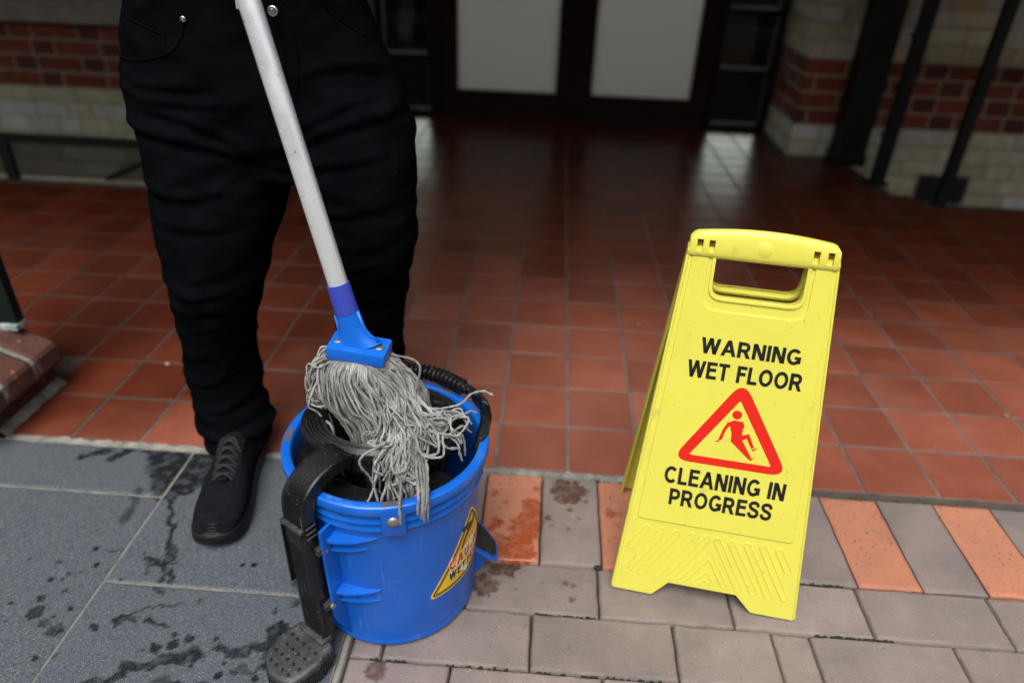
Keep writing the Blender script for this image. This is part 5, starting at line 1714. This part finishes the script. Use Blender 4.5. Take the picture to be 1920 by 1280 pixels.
for kc, (line, w, hgt) in enumerate(CREASES):
    if line[0][1] < 0.5: hgt *= (0.30, 0.75, 0.45)[kc % 3]
    elif line[0][1] < 0.6: hgt *= (0.8, 0.45)[kc % 2]
    P = spline([(a, b, 0) for a, b in line], 12)[:, :2]
    dist = np.full(len(v), 9.0); sgnd = np.zeros(len(v)); tt = np.zeros(len(v))
    for i in range(len(P) - 1):
        q, t = seg_d(fx, fz, P[i], P[i + 1])
        m_ = q < dist
        dist[m_] = q[m_]; sgnd[m_] = np.sign(fz[m_] - (P[i][1] + (P[i + 1][1] - P[i][1]) * t[m_])); tt[m_] = (i + t[m_]) / (len(P) - 1)
    sd_ = dist * sgnd
    env = np.clip(np.sin(np.clip(tt, 0.02, 0.98) * math.pi), 0, 1) ** 0.5 * (dist < 4 * w)
    d = d + side * env * hgt * (np.exp(-((sd_ - w * .6) / w) ** 2) - 0.9 * np.exp(-((sd_ + w * .75) / (w * .7)) ** 2))
v = v + nr * d[:, None]
hem = z < 0.066
v[hem, 2] = np.maximum(v[hem, 2], 0.052)
trous = obj('trousers', v, f, M['trousers'], person, smooth=True)
bvh = BVHTree.FromPolygons([tuple(q) for q in v], f)


def front(x, z, off=0.001):
    h = bvh.ray_cast(Vector((x, -0.6, z)), Vector((0, 1, 0)))
    return np.array(h[0]) + np.array([0, -off, 0]) if h[0] is not None else np.array([x, -0.08, z])


def stud(x, z, r, name):
    c = front(x, z, 0.001)
    v, f = lathe([(0, -0.0035), (r * .35, -0.0045), (r * .5, -0.0030), (r * .8, -0.0042), (r, -0.0025), (r, 0.002)], 0, 0, 16)
    v = np.array(v)[:, [0, 2, 1]] + c
    obj(name, v, f, M['silver'], trous, smooth=True)


stud(-0.4655, 0.8465, 0.0075, 'button'); stud(-0.590, 0.832, 0.0042, 'rivet'); stud(-0.748, 0.772, 0.004, 'rivet')


def seam(pts, r, name):
    P = spline([(a, 0, b) for a, b in pts], 36)
    MB().tube([front(p[0], p[2], 0.0003) for p in P], r, 6).out(name, M['trousers'], trous, smooth=True)


seam([(-0.592, 0.828), (-0.600, 0.806), (-0.622, 0.787), (-0.66, 0.775), (-0.71, 0.768), (-0.742, 0.768)], 0.0018, 'pocket_seam')
seam([(-0.622, 0.808), (-0.66, 0.818), (-0.70, 0.830)], 0.0014, 'pocket_seam')
seam([(-0.625, 0.80), (-0.623, 0.815)], 0.0014, 'pocket_seam')
seam([(-0.36, 0.81), (-0.40, 0.845), (-0.405, 0.865)], 0.0018, 'pocket_seam')
seam([(-0.462, 0.838), (-0.457, 0.79), (-0.460, 0.75), (-0.468, 0.72)], 0.0020, 'fly_seam')
seam([(-0.445, 0.84), (-0.440, 0.79), (-0.443, 0.75), (-0.452, 0.725)], 0.0012, 'fly_seam')
for zz in (0.878,): seam([(-0.70, zz), (-0.62, zz + .002), (-0.54, zz + .003), (-0.46, zz + .003), (-0.38, zz + .002)], 0.0014, 'waistband_seam')
MB().obox(front(-0.504, 0.868, 0.006), (1, 0, 0), (0, 1, 0), (0, 0, 1), 0.0062, 0.002, 0.020, 0.0015).out('belt_tag', M['tag'], trous)


def shoe(heel, toe, label=None):
    heel, toe = np.array(heel, float), np.array(toe, float)
    ln = np.linalg.norm(toe - heel); ax = (toe - heel) / ln; sx = np.array([ax[1], -ax[0], 0])
    st = [  # t, half width, height of upper, base height, lateral shift
        (0.00, 0.022, 0.050, 0.016), (0.03, 0.032, 0.078, 0.012), (0.10, 0.037, 0.095, 0.010), (0.22, 0.039, 0.102, 0.010), (0.34, 0.038, 0.104, 0.010), (0.46, 0.040, 0.094, 0.010),
        (0.58, 0.045, 0.079, 0.010), (0.70, 0.050, 0.066, 0.010), (0.82, 0.0505, 0.058, 0.011), (0.91, 0.045, 0.051, 0.013), (0.97, 0.034, 0.042, 0.016), (1.0, 0.018, 0.032, 0.020)]
    st = [(t, w * 0.88, h, b) for t, w, h, b in st]
    V, F = [], []
    n = 28
    for (t, hw_, h, b) in st:
        for j in range(n):
            a = 2 * math.pi * j / n
            c_, s_ = math.cos(a), math.sin(a)
            w = hw_ * math.copysign(abs(c_) ** 0.75, c_)
            zz = (b + (h - b) * (0.5 + 0.5 * math.copysign(abs(s_) ** 0.8, s_)))
            if t < 0.5: w *= 1 - 0.28 * max(0, s_)
            V.append(heel + ax * ln * t + sx * w + np.array([0, 0, zz]))
    for i in range(len(st) - 1):
        for j in range(n):
            k = (j + 1) % n
            F.append((i * n + j, i * n + k, (i + 1) * n + k, (i + 1) * n + j))
    F += [tuple(range(n - 1, -1, -1)), tuple((len(st) - 1) * n + j for j in range(n))]
    sh = obj('shoe', V, F, M['shoe'], person, smooth=True)
    sm = sh.modifiers.new('s', 'SUBSURF'); sm.levels = 1; sm.render_levels = 2
    # sole
    ol = []
    for (t, hw_, h, b) in st: ol.append((t, hw_ + 0.004))
    pts = [(ol[0][0] - 0.015, 0.0)] + [(t, w) for t, w in ol] + [(1.022, 0.0)] + [(t, -w) for t, w in reversed(ol)]
    P = spline([(a * ln, b, 0) for a, b in pts] + [(pts[0][0] * ln, pts[0][1], 0)], 70)[:-1, :2]
    V, F = [], []
    n2 = len(P)
    for (s, z0) in ((0.95, 0.0005), (0.99, 0.004), (1.0, 0.012), (0.985, 0.022), (0.93, 0.026)):
        for q in P:
            tt = q[0] / ln
            zlift = 0.010 * max(0, (tt - 0.78) / 0.22) ** 2
            V.append(heel + ax * (ln * .5 + (q[0] - ln * .5) * s) + sx * q[1] * s + np.array([0, 0, z0 + zlift]))
    for i in range(4):
        for j in range(n2):
            k = (j + 1) % n2
            F.append((i * n2 + j, i * n2 + k, (i + 1) * n2 + k, (i + 1) * n2 + j))
    F += [tuple(range(n2 - 1, -1, -1)), tuple(4 * n2 + j for j in range(n2))]
    obj('sole', V, F, M['sole'], sh, smooth=True, autosmooth=50)

    def top(t, s):
        ts = [q[0] for q in st]; h = np.interp(t, ts, [q[2] for q in st]); w = np.interp(t, ts, [q[1] for q in st])
        return heel + ax * ln * t + sx * w * s * 0.62 + np.array([0, 0, h + 0.0026 - 0.013 * s * s])
    lc = []
    for k in range(5):
        t = 0.40 + 0.055 * k
        for s in (-1, 1):
            lc.append(MB().tube(spline([top(t, -s * .85), top(t + .012, -s * .3) + np.array([0, 0, .003]), top(t + .025, s * .3) + np.array([0, 0, .003]), top(t + .045, s * .85)], 14), 0.0027, 6).out('lace', M['lace'], sh, smooth=True))
    c = top(0.67, 0); MB().obox(c + np.array([0, 0, .0035]), sx, ax, (0, 0, 1), 0.010, 0.0045, 0.0015, 0.0012).out('lace_keeper', M['black_plastic'], sh, smooth=True, autosmooth=40)
    for s in (-1, 1):      # bow
        MB().tube(spline([top(.40, 0) + np.array([0, 0, .004]), top(.42, s * .5) + np.array([0, 0, .010]), top(.47, s * 1.0) + np.array([0, 0, .002]), top(.43, s * .6) + np.array([0, 0, .004]), top(.40, 0) + np.array([0, 0, .004])], 24), 0.002, 6).out('lace', M['lace'], sh, smooth=True)
    # eyestay bands and toe bumper
    for s in (-1, 1):
        MB().tube(spline([top(.36, s * 1.0), top(.48, s * .98), top(.60, s * .95), top(.68, s * .6)], 20), 0.0042, 8).out('eyestay', M['shoe'], sh, smooth=True)
    for k in range(4):
        q = heel + ax * ln * (0.955 + 0.009 * k) + np.array([0, 0, 0.0475 - 0.0045 * k])
        MB().tube([q - sx * 0.017 + np.array([0, 0, -.002]), q, q + sx * 0.017 + np.array([0, 0, -.002])], 0.0018, 6).out('toe_ridge', M['sole'], sh, smooth=True)
    return sh


shoe((-0.668, 0.030, 0), (-0.622, -0.266, 0))
shoe((-0.425, 0.175, 0), (-0.405, -0.115, 0))

# upper body (above the picture): shirt, arms down to the pole, head
grip = [P0 + PD * 0.66, P0 + PD * 0.80]
mb = MB()
mb.add(*loft([(-0.557, 0.045, 0.875, 0.178, 0.112), (-0.558, 0.045, 0.95, 0.180, 0.118), (-0.560, 0.045, 1.05, 0.176, 0.112), (-0.562, 0.045, 1.16, 0.184, 0.108), (-0.563, 0.05, 1.24, 0.190, 0.095), (-0.563, 0.055, 1.30, 0.150, 0.075), (-0.563, 0.06, 1.33, 0.070, 0.060)], 32))
sh_r, sh_l = np.array([-0.745, 0.055, 1.255]), np.array([-0.380, 0.055, 1.255])
el_r, el_l = np.array([-0.775, -0.02, 1.03]), np.array([-0.345, -0.04, 1.06])
wr_r, wr_l = grip[0] + np.array([-0.045, 0.06, -0.01]), grip[1] + np.array([0.06, 0.055, -0.01])
for s, e in ((sh_r, el_r), (sh_l, el_l)): mb.add(*tube(spline([s + (s - np.array([-.563, .05, 1.25])) * -0.3, s, (s + e) / 2 * 0.9 + e * 0.1], 10), np.linspace(.058, .060, 10), 18))
v, f, nr = remeshed(mb, 0.009, 5)
v = v + nr * (0.010 * (fbm(v * np.array([8, 8, 18]), 1.0, 3, 4) - 0.5))[:, None]
obj('shirt', v, f, M['shirt'], person, smooth=True)
mb = MB()
mb.add(*tube(spline([(-0.563, 0.06, 1.28), (-0.563, 0.052, 1.36), (-0.563, 0.045, 1.42)], 8), 0.052, 18))
mb.add(*ellipsoid((-0.563, 0.035, 1.50), (0.074, 0.094, 0.112), 28, 20))
mb.add(*ellipsoid((-0.563, 0.010, 1.435), (0.052, 0.060, 0.052), 20, 12))
mb.add(*tube([(-0.563, -0.056, 1.515), (-0.563, -0.072, 1.488), (-0.563, -0.066, 1.477)], [.008, .013, .010], 10))
mb.add(*tube([(-0.586, -0.052, 1.450), (-0.563, -0.060, 1.452), (-0.540, -0.052, 1.450)], .007, 8))
for s in (-1, 1):
    mb.add(*ellipsoid((-0.563 + s * 0.074, 0.045, 1.495), (0.010, 0.020, 0.032), 12, 8)); mb.add(*ellipsoid((-0.563 + s * 0.030, -0.050, 1.512), (0.015, 0.010, 0.009), 12, 8))
for s, e, w, g, side in ((sh_r, el_r, wr_r, grip[0], -1), (sh_l, el_l, wr_l, grip[1], 1)):
    mb.add(*tube(spline([s, (s + e) / 2, e], 12), np.linspace(.046, .040, 12), 16))
    mb.add(*tube(spline([e, e * .5 + w * .5, w], 12), np.linspace(.040, .026, 12), 16))
    out = (w - g); out /= np.linalg.norm(out)
    pc = g + out * 0.030
    mb.add(*tube([w, (w + pc) / 2, pc], [.026, .030, .034], 16))
    tx = np.cross(PD, out); tx /= np.linalg.norm(tx)
    for q, ln_ in zip((-0.033, -0.011, 0.011, 0.033), (0.85, 0.98, 1.0, 0.95)):
        P = [g + PD * q + 0.0255 * (math.cos(a) * out - side * math.sin(a) * tx) for a in np.linspace(-0.2, 3.9 * ln_, 10)]
        mb.add(*tube(P, np.linspace(.0100, .0082, 10), 10))
    P = [g + PD * (0.045 - 0.010 * k) + 0.026 * (math.cos(a) * out + side * math.sin(a) * tx) for k, a in enumerate(np.linspace(0.2, 2.6, 6))]
    mb.add(*tube(P, np.linspace(.0125, .0095, 6), 10))
mb.add(*tube([sh_r, (-0.563, 0.055, 1.27), sh_l], [.045, .06, .045], 16))
v, f, nr = remeshed(mb, 0.0045, 3)
obj('body', v, f, M['skin'], person, smooth=True)
mb = MB().add(*ellipsoid((-0.563, 0.050, 1.528), (0.080, 0.094, 0.096), 32, 20))
v = np.array(mb.v); v[:, 1] += np.where(v[:, 2] < 1.52, 0.03, 0); v = v + (fbm(v, 60, 2, 3) - 0.5)[:, None] * 0.012
obj('hair', v, mb.f, M['hair'], person, smooth=True)

# ------------------------------------------------------------------ small litter on the floor
def leaf(name, c, ang, ln, w, mat, label, lift=0.004):
    V, F = [], []
    for i in range(9):
        t = i / 8
        h = w * math.sin(math.pi * t) ** 0.8 * (1 - 0.3 * t)
        for s in (-1, 0, 1):
            V.append((c[0] + math.cos(ang) * ln * (t - .5) - math.sin(ang) * s * h, c[1] + math.sin(ang) * ln * (t - .5) + math.cos(ang) * s * h,
                      0.002 + lift * (abs(s) * .6 + math.sin(t * 3))))
    for i in range(8):
        for s in range(2): F.append((3 * i + s, 3 * i + s + 1, 3 * i + 4 + s, 3 * i + 3 + s))
    o = obj(name, V, F, mat, None, smooth=True)
    md = o.modifiers.new('t', 'SOLIDIFY'); md.thickness = 0.0006
    return tag(o, label, 'leaf')


leaf('fallen_leaf', (-0.597, 0.335), 0.2, 0.055, 0.016, M['leaf'], 'small green leaf on the tiles behind the trouser leg', 0.010)
leaf('fallen_leaf', (0.202, 0.635), 0.3, 0.012, 0.004, M['leaf_dry'], 'tiny yellow scrap of leaf on the tiles behind the sign', 0.002)
leaf('fallen_leaf', (1.035, 0.300), 0.1, 0.014, 0.005, M['leaf_dry'], 'tiny yellow scrap of leaf on the tiles at the right edge', 0.002)
v, f = ellipsoid((-0.985, 0.293, 0.002), (0.005, 0.004, 0.0035), 10, 7)
v = np.array(v) + (vnoise(np.array(v), 300, 2) - 0.5)[:, None] * 0.002
tag(obj('pebble', v, f, M['pebble'], None, smooth=True), 'pale pebble lying on the wet tiles left of the person', 'pebble')
